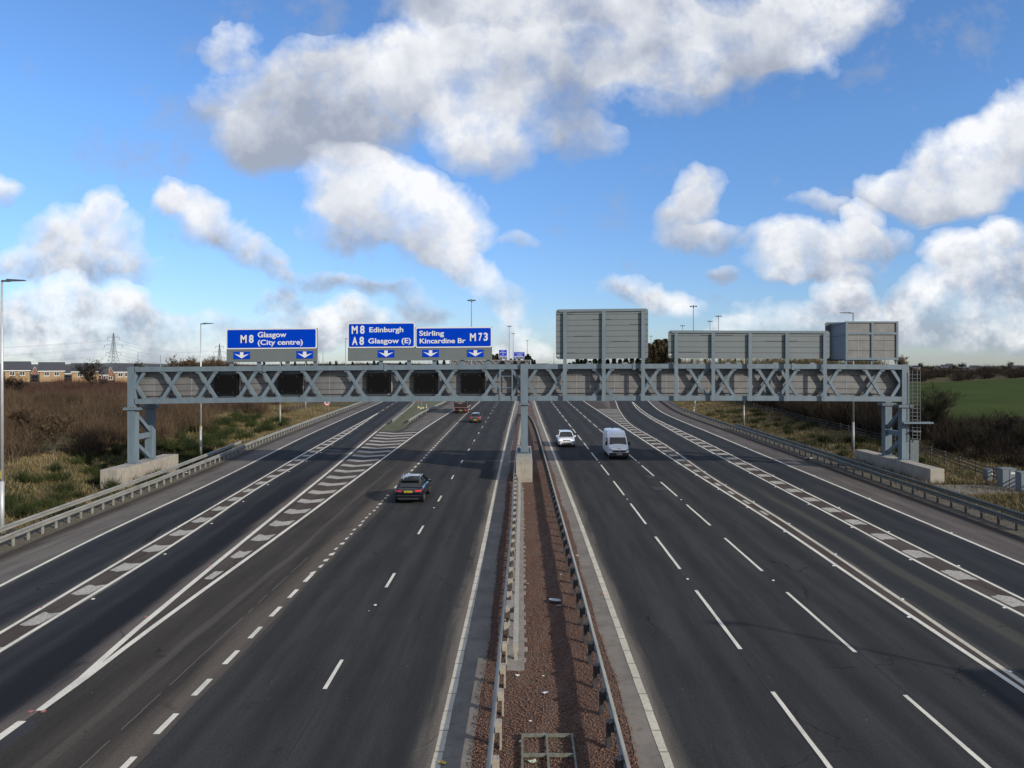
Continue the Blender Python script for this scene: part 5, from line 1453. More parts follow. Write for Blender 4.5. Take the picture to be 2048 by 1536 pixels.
# litter: crumpled scraps
LIT = [(1034.5, 1356, (.6, .6, .58), .09, 'crumpled white scrap on the gravel beside the left rail, near the bottom'), (1086, 1357, (.65, .65, .62), .07, 'small white scrap in the middle of the gravel'), (1088.5, 1391, (.55, .57, .6), .13, 'torn pale plastic scrap on the gravel above the steel frame'),
       (1059, 1448, (.62, .6, .58), .06, 'tiny white scrap on the gravel left of the steel frame top'), (1007.5, 1244, (.6, .45, .05), .09, 'yellow scrap on the gravel left of the left rail'), (884, 1528, (.62, .42, .05), .13, 'orange and yellow litter on the concrete margin at the bottom'),
       (1122, 1152, (.5, .5, .5), .07, 'pale scrap on the shaded gravel'), (1055.5, 1171, (.4, .34, .26), .1, 'brown stick-like scrap beside the concrete strip'), (1154, 1114.5, (.5, .48, .42), .13, 'pale strip of wood on the gravel right of the right barrier'), (1205, 1189.5, (.5, .14, .05), .08, 'orange scrap on the right concrete margin'),
       (1118, 1215.5, (.3, .28, .27), .11, 'dark scrap beside the wheel trim'), (1088, 1477, (.7, .7, .7), .12, 'white plastic bag caught on the steel frame'), (1042, 1489, (.7, .7, .7), .08, 'white scrap at the left corner of the steel frame'), (1065, 1529, (.35, .42, .3), .12, 'greenish bottle lying inside the steel frame'),
       (738, 1223, (.5, .5, .48), .05, 'tiny white fleck lying on the left carriageway'), (371, 948, (.6, .6, .6), .4, 'pale plastic sheet beside the left barrier posts'), (1618, 918.5, (.4, .38, .34), .5, 'flat pale slab beside the right barrier'), (1115, 1216, (.2, .19, .18), .1, 'twisted dark strip near the wheel trim'),
       (171, 934, (.6, .6, .6), .12, 'white scrap in the grass left of the left plinth'), (1058, 1010, (.45, .40, .25), .1, 'pale scrap on the gravel before the middle plinth'), (982, 990.5, (.5, .38, .15), .1, 'yellowish scrap on the left margin below the middle plinth')]
for (px, py, c_, s, lab) in LIT:
    x, y = px2g(px, py); n = 9; c_ = tuple(q * .8 for q in c_); V_ = [(0, 0, random.uniform(.2, .4) * s)]; 
    for k in range(n):
        a = k * 6.283 / n; rr = s * random.uniform(.35, .85); V_.append((math.cos(a) * rr * 1.2, math.sin(a) * rr, random.uniform(0, .35) * s))
    V_.append((0, 0, -.01)); F_ = [(0, 1 + k, 1 + (k + 1) % n) for k in range(n)] + [(n + 1, 1 + (k + 1) % n, 1 + k) for k in range(n)]
    mb = MB(); mb.v = V_; mb.f = F_; o = mb.build('litter', mat('litter_%d' % int(c_[0] * 1000 + c_[1] * 100 + c_[2] * 10), c_, .6)); 
    zz = .07 if (-1.2 < x < 2.7) else (.02 if (BL(y) < x < BR(y)) else hgt(x, y) + .15)
    o.location = (x, y, zz); tag(o, lab, 'litter', 'scraps of litter along the road')

# ------------------------------------------------------------------ houses
def brick_mat(name, c1, c2):
    m = bpy.data.materials.new(name); m.use_nodes = True; nt = m.node_tree; b = nt.nodes['Principled BSDF']
    tcn = N(nt, 'ShaderNodeTexCoord'); br = N(nt, 'ShaderNodeTexBrick'); br.inputs['Scale'].default_value = 4.4
    mp = N(nt, 'ShaderNodeMapping'); mp.inputs['Rotation'].default_value = (rad(90), 0, 0); nt.links.new(tcn.outputs['Object'], mp.inputs[0]); nt.links.new(mp.outputs[0], br.inputs['Vector'])
    br.inputs['Color1'].default_value = (*c1, 1); br.inputs['Color2'].default_value = (*c2, 1); br.inputs['Mortar'].default_value = (.20, .18, .15, 1); br.inputs['Mortar Size'].default_value = .012
    g = N(nt, 'ShaderNodeNewGeometry'); a = nnoise(nt, g.outputs['Position'], .5, 4)
    c = nmix(nt, nmr(nt, a, .35, .7, 0, .35), br.outputs[0], tuple(x * .6 for x in c1))
    nt.links.new(c, b.inputs['Base Color']); b.inputs['Roughness'].default_value = .9
    return m
m_tan = brick_mat('tan_brick', (.27, .17, .085), (.33, .21, .11)); m_rbrick = brick_mat('red_brick', (.20, .085, .06), (.25, .11, .075))
m_rooft = mat('slate_roof', (.038, .040, .048), .75, var=.18, vscale=.9)
m_fascia = mat('white_fascia', (.55, .55, .53), .6)
m_pane = mat('house_glass', (.03, .035, .045), .1, spec=.7)
def house(px0, px1, pr, pe, Y, wallm, lab, gable='x', depth=8.5, wins=2, base=None, hip=0.0, win=True):
    a = W(px0, pe, Y); b = W(px1, pe, Y); zr = W(0, pr, Y + depth / 2 if gable == 'x' else Y).z; ze = a.z
    th = -math.atan2((a.x + b.x) / 2, Y); w = (b.x - a.x) * math.cos(th)
    zg = hgt(a.x + w / 2, Y) - .3
    r = empty('house', (a.x, Y, zg), th); tag(r, lab, 'house', 'brick houses beyond the scrub'); he, hr = ze - zg, zr - zg
    MB().box(0, w, 0, depth, -1, he).build('wall', wallm, r)
    if gable == 'x':
        o = MB(); e_ = .35; s = hip
        o.add([(-e_ - s, -.4, he - .12), (w + e_ + s, -.4, he - .12), (w + e_, depth / 2, hr), (-e_, depth / 2, hr), (-e_, depth + .4, he - .12), (w + e_, depth + .4, he - .12),
               (-e_ - s, -.4, he - .0), (w + e_ + s, -.4, he - .0), (w + e_, depth / 2, hr + .15), (-e_, depth / 2, hr + .15), (-e_, depth + .4, he), (w + e_, depth + .4, he)],
              [(6, 7, 8, 9), (9, 8, 11, 10), (0, 3, 2, 1), (3, 4, 5, 2), (0, 1, 7, 6), (5, 4, 10, 11), (1, 2, 8, 7), (2, 5, 11, 8), (0, 6, 9, 3), (3, 9, 10, 4)])
        rf = o.build('roof', m_rooft, r)
        for x in (-.001, w - .2): MB().add([(x, .05, he), (x, depth / 2, hr - .05), (x, depth - .05, he), (x + .2, .05, he), (x + .2, depth / 2, hr - .05), (x + .2, depth - .05, he)], [(0, 1, 2), (5, 4, 3), (0, 3, 4, 1), (1, 4, 5, 2), (2, 5, 3, 0)]).build('gable', wallm, r)
        MB().box(-.3, w + .3, -.46, -.405, he - .30, he - .02).build('fascia', m_fascia, r)
    else:
        o = MB(); o.add([(-.35, -.3, he - .2), (w / 2, -.3, hr), (w + .35, -.3, he - .2), (-.35, depth, he - .2), (w / 2, depth, hr), (w + .35, depth, he - .2),
                         (-.35, -.3, he - .05), (w / 2, -.3, hr + .15), (w + .35, -.3, he - .05), (-.35, depth, he - .05), (w / 2, depth, hr + .15), (w + .35, depth, he - .05)],
                        [(6, 7, 10, 9), (7, 8, 11, 10), (0, 3, 4, 1), (1, 4, 5, 2), (0, 1, 7, 6), (1, 2, 8, 7), (3, 9, 10, 4), (4, 10, 11, 5), (0, 6, 9, 3), (2, 5, 11, 8)]); o.build('roof', m_rooft, r)
        MB().add([(0, -.02, he), (w, -.02, he), (w / 2, -.02, hr - .1), (0, .2, he), (w, .2, he), (w / 2, .2, hr - .1)], [(0, 1, 2), (5, 4, 3), (0, 3, 4, 1), (1, 4, 5, 2), (2, 5, 3, 0)]).build('gable', wallm, r)
        for s in (-1, 1): MB().beam((w / 2 + s * (w / 2 + .3), -.33, he - .2), (w / 2, -.33, hr - .02), .08, .22, up=(0, 1, 0)).build('bargeboard', m_fascia, r)
    if win:
        for k in range(wins):
            xc = w * (k + .5) / wins + (0.35 if k == 0 else -.35) * (wins > 1)
            for z in (he - 1.75, he - 4.4):
                if z < .3: continue
                f = MB().box(xc - .72, xc + .72, -.05, .05, z, z + 1.3).build('window', m_fascia, r)
                pm = MB(); pm.box(xc - .62, xc - .05, -.07, -.052, z + .1, z + 1.2); pm.box(xc + .05, xc + .62, -.07, -.052, z + .1, z + 1.2); pm.build('pane', m_pane, f)
                MB().box(xc - .82, xc + .82, -.14, -.003, z - .16, z - .02).build('sill', m_fascia, f)
    MB().box(.02, .12, -.12, -.02, .2, he - .3).build('downpipe', m_blk, r)
house(9, 60, 723.5, 740.5, 238, m_tan, 'tan brick house with dark slate roof, furthest left', hip=.6)
house(63, 76, 733.5, 748, 250, m_rbrick, 'red brick gable end between the first two tan houses', 'y', wins=1)
house(78.5, 128.5, 725, 741.5, 240, m_tan, 'tan brick house with dark slate roof, second from the left', hip=.1)
house(129.5, 142, 731.5, 746.5, 252, m_rbrick, 'low red brick house between the second and third houses', wins=1)
house(143.5, 198, 727, 743, 242, m_tan, 'tan brick house behind the bare tree, third from the left', hip=.1)
house(199.5, 215, 733, 749.5, 254, m_rbrick, 'red brick house to the right of the third tan house', wins=1)
house(214, 228, 734, 750, 262, m_rbrick, 'red brick gable end beside the fourth tan house', 'y', wins=1)
house(229.5, 266, 728.3, 743.5, 243, m_tan, 'tan brick house with dark slate roof just left of the gantry end', hip=.1)
house(297, 318, 730, 737, 300, m_rbrick, 'small distant house roof peeping over the left end of the gantry', wins=1)
m_render = mat('pale_render', (.38, .36, .32), .9); m_render2 = mat('grey_render', (.22, .20, .18), .9)
HR = [(1826, 1841, 731.5, 735, 560, m_render, 'small pale distant house right of the gantry post', 'x'), (1866, 1880, 731, 738.5, 470, m_render2, 'distant grey gable-ended house behind the dark trees', 'y'), (1882, 1896, 729.5, 734, 540, m_render2, 'distant low house beside the grey gable', 'x'),
      (1892, 1905, 727.5, 731, 600, m_render, 'bright white distant bungalow on the ridge', 'x'), (1940, 1956, 731, 736.5, 520, m_render2, 'distant slate-roofed house with a chimney, right of the white bungalow', 'x'), (1946, 1966, 733.5, 738, 480, m_render, 'cream distant house wall in front of the slate roofs', 'x'),
      (1974, 1990, 733, 737, 560, m_render2, 'distant low roof left of the last houses', 'x'), (1992, 2004, 732.5, 737, 540, m_render, 'distant cream gable near the right picture edge', 'y'), (2020, 2046, 731, 736, 600, m_render2, 'distant dark roofed house at the right picture edge', 'x'),
      (1918, 1932, 730, 734.5, 560, m_render2, 'distant dark roof between the bungalow and the chimneyed house', 'x')]
for (a, b, c, d, Y, m, lab, g_) in HR: house(a, b, c, d, Y, m, lab, g_, wins=2, depth=9)

# ------------------------------------------------------------------ pylons and wires
m_pyl = mat('pylon_steel', (.11, .12, .135), .6, .2)
def pylon(px, ptop, Y, lab):
    zt = W(0, ptop, Y).z; X = W(px, 0, Y).x; zg = hgt(X, Y); H = zt - zg
    r = empty('pylon', (X, Y, zg)); tag(r, lab, 'pylon', 'electricity pylons'); t = .16 * Y / 700
    def bw(z): 
        k = z / H
        return 3.6 * (1 - k / .55) + 1.35 if k < .55 else 1.35 * (1 - (k - .55) / .45) + .25
    for sx in (-1, 1):
        for sy in (-1, 1):
            MB().beam((sx * bw(0), sy * bw(0), 0), (sx * bw(H * .55), sy * bw(H * .55), H * .55), t * 1.6).beam((sx * bw(H * .55), sy * bw(H * .55), H * .55), (sx * .15, sy * .15, H), t * 1.4).build('leg', m_pyl, r)
    mb = MB(); zs = [0, .13, .24, .34, .43, .5, .56, .62, .68, .74, .80, .86, .92]
    for i in range(len(zs) - 1):
        za, zb = zs[i] * H, zs[i + 1] * H; a, b = bw(za), bw(zb)
        for sy in (-1, 1):
            mb.beam((-a, sy * a, za), (b, sy * b, zb), t); mb.beam((a, sy * a, za), (-b, sy * b, zb), t); mb.beam((-b, sy * b, zb), (b, sy * b, zb), t)
    mb.build('lattice', m_pyl, r)
    pts = []
    for (k, w) in ((.87, 6.2), (.66, 9.2), (.45, 7.4)):
        z = H * k; q = MB()
        for s in (-1, 1):
            q.beam((0, 0, z + H * .055), (s * w, 0, z), t * 1.1); q.beam((0, 0, z), (s * w, 0, z), t * 1.1); q.beam((s * w, 0, z), (s * w, 0, z - H * .07), t * 1.5)
            pts.append((X + s * w, Y, zg + z - H * .07))
        q.build('cross_arm', m_pyl, r)
    return pts
pa = pylon(227, 665.5, 705, 'large lattice electricity pylon above the houses'); pb_ = pylon(439, 686.5, 1050, 'smaller distant pylon left of the city centre sign')
pc = [(x - 420, y - 60, z - 6) for x, y, z in pa]
m_wire = mat('wire', (.12, .13, .14), .6)
def wire(p, q, lab, sag=9):
    mb = MB(); n = 18; pts = []
    for i in range(n + 1):
        t = i / n; pts.append(Vector(p) * (1 - t) + Vector(q) * t - Vector((0, 0, 4 * sag * t * (1 - t))))
    for i in range(n): mb.beam(pts[i], pts[i + 1], .11, .11)
    tag(mb.build('overhead_wire', m_wire), lab, 'power line', 'sagging wires between the pylons')
nm6 = ['left top', 'right top', 'left middle', 'right middle', 'left lowest', 'right lowest']
for i in range(6):
    wire(pa[i], pb_[i], 'overhead wire joining the %s arms of the two pylons' % nm6[i]); wire(pc[i], pa[i], 'overhead wire running off left from the %s arm of the large pylon' % nm6[i])

# ------------------------------------------------------------------ vegetation
def veg_mat(name, c1, c2, s=.35, s2=2.5, c3=None):
    m = bpy.data.materials.new(name); m.use_nodes = True; nt = m.node_tree; b = nt.nodes['Principled BSDF']
    g = N(nt, 'ShaderNodeNewGeometry'); pos = g.outputs['Position']; a = nnoise(nt, pos, s, 4, .6); f = nnoise(nt, pos, s2, 4, .7)
    c = nmix(nt, nmr(nt, a, .35, .65), c1, c2)
    if c3: c = nmix(nt, nmr(nt, f, .5, .65), c, c3)
    c = nmix(nt, nmr(nt, f, .3, .7, .0, .55), c, tuple(x * .5 for x in c1))
    nt.links.new(c, b.inputs['Base Color']); b.inputs['Roughness'].default_value = .9; b.inputs['Specular IOR Level'].default_value = .15
    return m
m_twig = veg_mat('brown_twigs', (.055, .036, .024), (.115, .080, .048), .08, 1.2)
m_twigr = veg_mat('red_brown_twigs', (.060, .032, .026), (.095, .058, .040), .1, 1.2)
m_twigd = veg_mat('dark_twigs', (.020, .015, .011), (.042, .032, .021), .1, 1.2)
m_twig2 = veg_mat('mid_brown_twigs', (.046, .033, .021), (.090, .064, .040), .2, 1.5)  # own mid brown of the thorny clumps
m_bark = mat('bark', (.055, .045, .035), .95, var=.3, vscale=3)
m_ever = veg_mat('dark_evergreen', (.012, .022, .010), (.028, .042, .016), .3, 2.0)
m_dry = veg_mat('dry_grass', (.135, .100, .048), (.270, .210, .110), .22, 1.1, (.115, .112, .038))
m_green = veg_mat('green_undergrowth', (.018, .027, .009), (.046, .058, .017), .4, 3.0)
def blades(P, H_, Wd, lean=.5, up=1.0, seg=1):
    """P (n,3) roots; returns verts, tris of leaning tapered blades"""
    n = len(P); a = RNG.random(n) * 6.283; l = lean * (RNG.random(n) ** .6); dx_ = np.cos(a) * l; dy_ = np.sin(a) * l
    dz_ = np.sqrt(np.maximum(.05, 1 - l * l)) * up
    D = np.stack([dx_, dy_, dz_], 1) * H_[:, None]
    b = RNG.random(n) * 6.283; S_ = np.stack([np.cos(b), np.sin(b), np.zeros(n)], 1) * Wd[:, None] / 2
    V_ = np.stack([P - S_, P + S_, P + D], 1).reshape(-1, 3); F_ = np.arange(3 * n).reshape(-1, 3)
    return V_, F_
def hz(X, Y): return np.array([hgt(float(x), float(y)) for x, y in zip(X, Y)])
def bushes(name, C_, R_, H_, ntw, m, lab, cat, wid=.05, kind='stuff', par=None):
    """many-stemmed leafless bushes: stems fan out from each root, twigs fork off the stems"""
    Vs = []; n = len(C_); V_all = []
    k = ntw
    C_ = np.asarray(C_, float)
    root = np.repeat(C_, k, 0) + np.concatenate([(RNG.random((n * k, 2)) - .5) * np.repeat(R_, k)[:, None] * .7, np.zeros((n * k, 1))], 1)
    hh = np.repeat(H_, k) * (.45 + .6 * RNG.random(n * k)); rr = np.repeat(R_, k)
    a = RNG.random(n * k) * 6.283; l = RNG.random(n * k) ** .7
    tip = root + np.stack([np.cos(a) * l * rr, np.sin(a) * l * rr, hh * (1 - .35 * l * l)], 1)
    def tri(p, q, w):
        d = RNG.random(len(p)) * 6.283; s = np.stack([np.cos(d), np.sin(d), np.zeros(len(p))], 1) * w[:, None] / 2
        return np.stack([p - s, p + s, q], 1)
    T = [tri(root, tip, np.full(n * k, wid * 1.2))]
    for gen in range(3):       # forks
        t = .3 + .6 * RNG.random(n * k); p = root + (tip - root) * t[:, None]
        q = p + (tip - root) * (.35 + .2 * RNG.random(n * k))[:, None] * .7 + (RNG.random((n * k, 3)) - [.5, .5, .25]) * (rr * .75)[:, None]
        T.append(tri(p, q, np.full(n * k, wid * .7)))
    V_ = np.concatenate(T, 0).reshape(-1, 3)
    o = np_mesh(name, V_, np.arange(len(V_)).reshape(-1, 3), m, par)
    if par is None: tag(o, lab, cat, kind=kind)
    return o
def scatter(n, xa, xb, ya, yb, test=None):
    out = []
    while len(out) < n:
        y = ya + (yb - ya) * random.random(); x0, x1 = (xa(y) if callable(xa) else xa), (xb(y) if callable(xb) else xb)
        x = x0 + (x1 - x0) * random.random()
        if test is None or test(x, y): out.append((x, y, hgt(x, y) - .1))
    return np.array(out)
# left scrub: a broad thicket between the verge grass and the houses
cl = scatter(520, lambda y: BL(y) - 75, lambda y: BL(y) - 11 - 3 * math.sin(y * .13), 62, 130)
bushes('scrub', cl, 1.6 + 1.4 * RNG.random(520), 2.0 + 1.6 * RNG.random(520), 60, m_twig, 'thick leafless brown scrub covering the bank left of the slip road', 'scrub', .05)
cl = scatter(420, lambda y: BL(y) - 110, lambda y: BL(y) - 14, 130, 232)
bushes('scrub', cl, 2.2 + 2 * RNG.random(420), 0.8 + 1.2 * RNG.random(420), 50, m_twigr, 'reddish brown leafless scrub in front of the brick houses', 'scrub', .09)
cl = scatter(260, lambda y: BL(y) - 40, lambda y: BL(y) - 13, 150, 330)
bushes('scrub', cl, 2.4 + 2 * RNG.random(260), 2.5 + 2.4 * RNG.random(260), 45, m_twigr, 'far reddish scrub beside the slip road seen under the gantry', 'scrub', .1)
# right: dark hedge behind the verge and thicket around the bare tree
cl = scatter(430, lambda y: BR(y) + 10 + .04 * (y - 60), lambda y: BR(y) + 17 + .10 * (y - 60), 76, 200)
bushes('hedge', cl, 1.5 + 1.2 * RNG.random(430), 2.6 + 1.6 * RNG.random(430), 70, m_twigd, 'dark leafless hedge behind the right verge', 'hedge', .06)
cl = scatter(200, lambda y: BR(y) + 13, lambda y: BR(y) + 42, 60, 86)
bushes('scrub', cl, 1.6 + 1.4 * RNG.random(200), 1.1 + 1.3 * RNG.random(200), 75, m_twigd, 'dark leafless scrub between the cabinets and the green field', 'scrub', .05)
cl = scatter(420, lambda y: BR(y) + 22, 360, 203, 262)
bushes('wood', cl, 2.5 + 2.0 * RNG.random(420), np.where(cl[:, 0] > 125, .9 + 1.2 * RNG.random(420), 1.4 + 1.7 * RNG.random(420)), 60, m_twigd, 'dark leafless wood along the top of the green field', 'wood', .13)
cl = scatter(240, lambda y: 90, 520, 330, 480)
bushes('wood', cl, 3 + 3 * RNG.random(240), .7 + 1.3 * RNG.random(240), 50, m_twigr, 'distant brown treeline among the houses on the ridge', 'wood', .18)
# verge grasses
def grass(name, n, xa, xb, ya, yb, h0, h1, w, m, lab, lean=.7, pw=1.0, thr=None):
    t = RNG.random(n) ** pw; Y = ya + (yb - ya) * t; A = np.array([xa(y) for y in Y]); B = np.array([xb(y) for y in Y]); X = A + (B - A) * RNG.random(n)
    if thr is not None:
        f = np.sin(X * .45 + 1.2 * np.sin(Y * .23)) + np.sin(Y * .33 + X * .21) + RNG.normal(0, .5, n); k = f > thr; X, Y = X[k], Y[k]; n = len(X)
    P = np.stack([X, Y, hz(X, Y) - .02], 1)
    V_, F_ = blades(P, h0 + (h1 - h0) * RNG.random(n), np.full(n, w) * (.6 + .8 * RNG.random(n)), lean)
    tag(np_mesh(name, V_, F_, m), lab, 'grass', kind='stuff')
grass('long_grass', 64000, lambda y: BL(y) - 17, lambda y: BL(y) - 1.6, 30, 150, .15, .55, .045, m_dry, 'long tufted dry grass on the bank behind the left barrier', .85, 1.35)
grass('undergrowth', 17000, lambda y: BL(y) - 14, lambda y: BL(y) - 1.8, 34, 120, .2, .65, .07, m_green, 'patchy dark green brambles on the left bank', .95, 1.3, .7)
grass('long_grass', 50000, lambda y: BR(y) + 1.4, lambda y: BR(y) + 15, 36, 170, .2, .6, .05, m_dry, 'long brown and green grass on the verge behind the right barrier', .85, 1.3)
grass('undergrowth', 16000, lambda y: BR(y) + 2, lambda y: BR(y) + 15, 40, 130, .2, .55, .07, m_green, 'patchy green undergrowth on the right verge', .95, 1.2, .6)
grass('nose_grass', 9000, lambda y: LA(y) + 1.0, lambda y: GB(y) - .3, 101, 175, .08, .25, .06, m_green, 'short green grass on the nose between the left roads', .8)
grass('weeds', 7000, lambda y: BL(y) - .9, lambda y: BL(y) + .25, 30, 110, .05, .22, .04, m_dry, 'low weeds and grit along the foot of the left barrier', .9, 1.2)
grass('weeds', 7000, lambda y: BR(y) - .35, lambda y: BR(y) + 1.3, 34, 120, .05, .25, .04, m_dry, 'low weeds and grit along the foot of the right barrier', .9, 1.2)
cl = scatter(150, lambda y: BL(y) - 13, lambda y: BL(y) - 3.2, 46, 115)
bushes('gorse', cl, .7 + .7 * RNG.random(150), .5 + .7 * RNG.random(150), 90, m_green, 'dark green gorse and bramble clumps on the left bank', 'bushes', .06)
cl = scatter(60, lambda y: BR(y) + 3, lambda y: BR(y) + 11, 60, 130)
bushes('gorse', cl, .6 + .6 * RNG.random(60), .35 + .4 * RNG.random(60), 90, m_green, 'low dark green bramble clumps on the right verge', 'bushes', .06)
cl = scatter(90, lambda y: BL(y) - 70, lambda y: BL(y) - 12, 64, 150)
bushes('scrub', cl, 1.2 + 1.2 * RNG.random(90), 1.8 + 1.6 * RNG.random(90), 80, m_twig2, 'darker thorny clumps standing in the left scrub', 'scrub', .06)
# trees that can be told apart
def tree_proto(H_, spread, m_tw, seed, upright=.55, levels=4, tw=.05, ntw=4, split=5, trunk_r=None, bark=None):
    rnd = random.Random(seed); tb = MB(); tips = []; tris = []
    def grow(p, d, L_, r_, lv):
        segs = 3 if lv < 2 else 2; q = p.copy(); dd = d.copy()
        for s in range(segs):
            nd = (dd + Vector((rnd.uniform(-.22, .22), rnd.uniform(-.22, .22), rnd.uniform(-.05, .18)))).normalized(); e_ = q + nd * L_ / segs
            ra, rb = r_ * (1 - .25 * s / segs), r_ * (1 - .25 * (s + 1) / segs)
            if lv < 3: tb.tube(q, e_, ra, rb, 6 if lv < 2 else 4, cap=False)
            else: tris.append((q.copy(), e_.copy(), max(ra * 2, tw)))
            if lv < levels:
                for k in range(split if lv == 0 else (2 if s else 1) + (lv == 1)):
                    if lv == 0 and s == 0: 
                        if k: continue
                    a = rnd.uniform(0, 6.283); side = Vector((math.cos(a), math.sin(a), 0)); nd2 = (nd * upright + side * spread + Vector((0, 0, .25))).normalized()
                    grow(q + (e_ - q) * rnd.uniform(.3, 1), nd2, L_ * rnd.uniform(.5, .72), rb * .55, lv + 1)
            else:
                for k in range(ntw):
                    v = Vector((rnd.uniform(-1, 1), rnd.uniform(-1, 1), rnd.uniform(-.2, 1.2))).normalized(); tris.append((q.copy(), q + v * L_ * rnd.uniform(.6, 1.2), tw))
            q, dd = e_, nd
    R0_ = trunk_r or H_ * .018
    grow(Vector((0, 0, -.3)), Vector((0, 0, 1)), H_ * .62, R0_, 0)
    V_ = []
    for p, q, w in tris:
        a = rnd.uniform(0, 6.283); s = Vector((math.cos(a), math.sin(a), 0)) * w / 2; V_ += [p - s, p + s, q]
    zmax = max(v[2] for v in V_); k = H_ / zmax
    tb.v = [(x * k, y * k, z * k) for x, y, z in tb.v]; V_ = [(v[0] * k, v[1] * k, v[2] * k) for v in V_]
    me = bpy.data.meshes.new('trunk'); me.from_pydata(tb.v, [], tb.f); me.materials.append(bark or m_bark)
    n = len(V_); return me, V_, np.arange(n).reshape(-1, 3), m_tw
def place_tree(proto, crown_me, x, y, s, rz, lab, group, name='bare_tree', cat='tree', z=None):
    r = empty(name, (x, y, (hgt(x, y) if z is None else z)), rz); r.scale = (s, s, s * random.uniform(.92, 1.08)); tag(r, lab, cat, group)
    t = bpy.data.objects.new('trunk', proto[0]); COL.objects.link(t); t.parent = r
    c = bpy.data.objects.new('crown', crown_me); COL.objects.link(c); c.parent = r
    return r
def mk(proto, name='crown'):
    o = np_mesh(name, proto[1], proto[2], proto[3]); me = o.data; bpy.data.objects.remove(o); return me
T1 = tree_proto(10, .75, veg_mat('olive_twigs', (.022, .022, .013), (.050, .046, .026), .3, 2), 3, .75, 4, .055, 4, 7); M1 = mk(T1)
T2 = tree_proto(9, 1.0, m_twigd, 8, .5, 4, .10, 3, 5); M2 = mk(T2)
T3 = tree_proto(9, .85, m_twig, 21, .6, 4, .14, 3, 5); M3 = mk(T3)
m_pale = veg_mat('pale_twigs', (.20, .16, .12), (.30, .25, .19), .4, 2)
T4 = tree_proto(9, .7, m_pale, 5, .7, 4, .22, 3, 6); M4 = mk(T4)
def at_px(px, Y): return (px - VX) / FPX * Y
def treeh(proto_h, ptop, x, Y): return (EYE + (VY - ptop) / FPX * Y - hgt(x, Y)) / proto_h
# single trees
x = at_px(1867, 74); place_tree(T1, M1, x, 74, treeh(10, 752, x, 74), .4, 'tall bare tree right of the gantry ladder', 'bare trees', 'bare_tree')
x = at_px(190, 176); place_tree(T2, M2, x, 176, treeh(9, 716, x, 176), 1.1, 'spreading bare tree in front of the third brick house', 'bare trees')
x = at_px(30, 150); place_tree(T2, M2, x, 150, treeh(9, 741, x, 150), 2.6, 'small bare tree in front of the leftmost house', 'bare trees')
x = at_px(110, 66); place_tree(T3, M3, x, 66, treeh(9, 815, x, 66), .2, 'small pale-stemmed sapling in the left scrub', 'bare trees')
x = at_px(55, 74); place_tree(T3, M3, x, 74, treeh(9, 806, x, 74), 1.9, 'low bare sapling in the scrub near the left picture edge', 'bare trees')
x = at_px(1806, 430); place_tree(T4, M4, x, 430, treeh(9, 704, x, 430), .3, 'pale round bare tree beside the message board', 'bare trees')
for (px, Y, pt, lab) in [(1950, 66, 838, 'rounded dark bush tree above the middle cabinet'), (2010, 70, 822, 'dark bare tree above the cabinets'), (2044, 64, 835, 'dark bare tree cut by the right picture edge'), (1915, 72, 858, 'low dark bare tree right of the tall one')]:
    x = at_px(px, Y); place_tree(T1 if px != 2010 else T2, M1 if px != 2010 else M2, x, Y, treeh(10 if px != 2010 else 9, pt, x, Y), random.random() * 6, lab, 'bare trees')
# rows of trees that show above the gantry
ROW = [(345, 716, 'first'), (362, 711, 'second'), (375, 709, 'third'), (388, 704, 'fourth and tallest'), (398, 713, 'fifth'), (413, 711, 'sixth'), (425, 706, 'seventh'), (437, 712, 'eighth'), (452, 709, 'ninth')]
for (px, pt, k) in ROW:
    Y = 200 + random.uniform(-8, 25); x = at_px(px, Y); place_tree(T3, M3, x, Y, treeh(9, pt, x, Y), random.random() * 6, '%s bare tree from the left, in the row beside the city centre sign' % k, 'row of bare trees above the gantry')
for (px, pt, lab) in [(262, 722, 'reddish bare tree behind the fourth tan house'), (276, 716, 'reddish bare tree just above the left gantry post'), (250, 725, 'low bare tree behind the slate roof')]:
    Y = 262; x = at_px(px, Y); place_tree(T3, M3, x, Y, treeh(9, pt, x, Y), random.random() * 6, lab, 'bare trees')
for (px, pt, lab) in [(1843, 724, 'bare tree on the ridge right of the gantry post'), (1925, 722, 'rounded bare tree on the ridge between the houses'), (2020, 722, 'bare tree on the ridge near the right picture edge'), (1908, 726, 'low bare tree behind the white bungalow')]:
    Y = 560; x = at_px(px, Y); place_tree(T4, M2, x, Y, treeh(9, pt, x, Y), random.random() * 6, lab, 'bare trees')
# conifers and dark woods: crown of drooping needle clumps
def conifer_proto(H_, R_, seed, n=2600, w=.35):
    rnd = np.random.default_rng(seed); t = rnd.random(n) ** .75; z = H_ * (.08 + .92 * t); a = rnd.random(n) * 6.283; rr = R_ * (1 - t) ** .8 * (.35 + .65 * rnd.random(n) ** .5) * (.8 + .35 * np.sin(z * 2.6 + a * 2))
    P = np.stack([np.cos(a) * rr, np.sin(a) * rr, z], 1); d = np.stack([np.cos(a), np.sin(a), -.25 + .5 * rnd.random(n)], 1) * (w * 2.0) * (.5 + rnd.random(n))[:, None]
    s = rnd.normal(0, 1, (n, 3)); s /= np.linalg.norm(s, axis=1)[:, None]; s *= w * .6
    V_ = np.stack([P - s, P + s, P + d], 1).reshape(-1, 3)
    tb = MB().tube((0, 0, -.3), (0, 0, H_ * .92), H_ * .018, H_ * .004, 6); me = bpy.data.meshes.new('trunk'); me.from_pydata(tb.v, [], tb.f); me.materials.append(m_bark)
    return me, V_, np.arange(3 * n).reshape(-1, 3), m_ever
K1 = conifer_proto(12, 2.6, 2); KM1 = mk(K1)
m_larch = veg_mat('larch_brown', (.085, .072, .040), (.165, .135, .075), .25, 1.6)
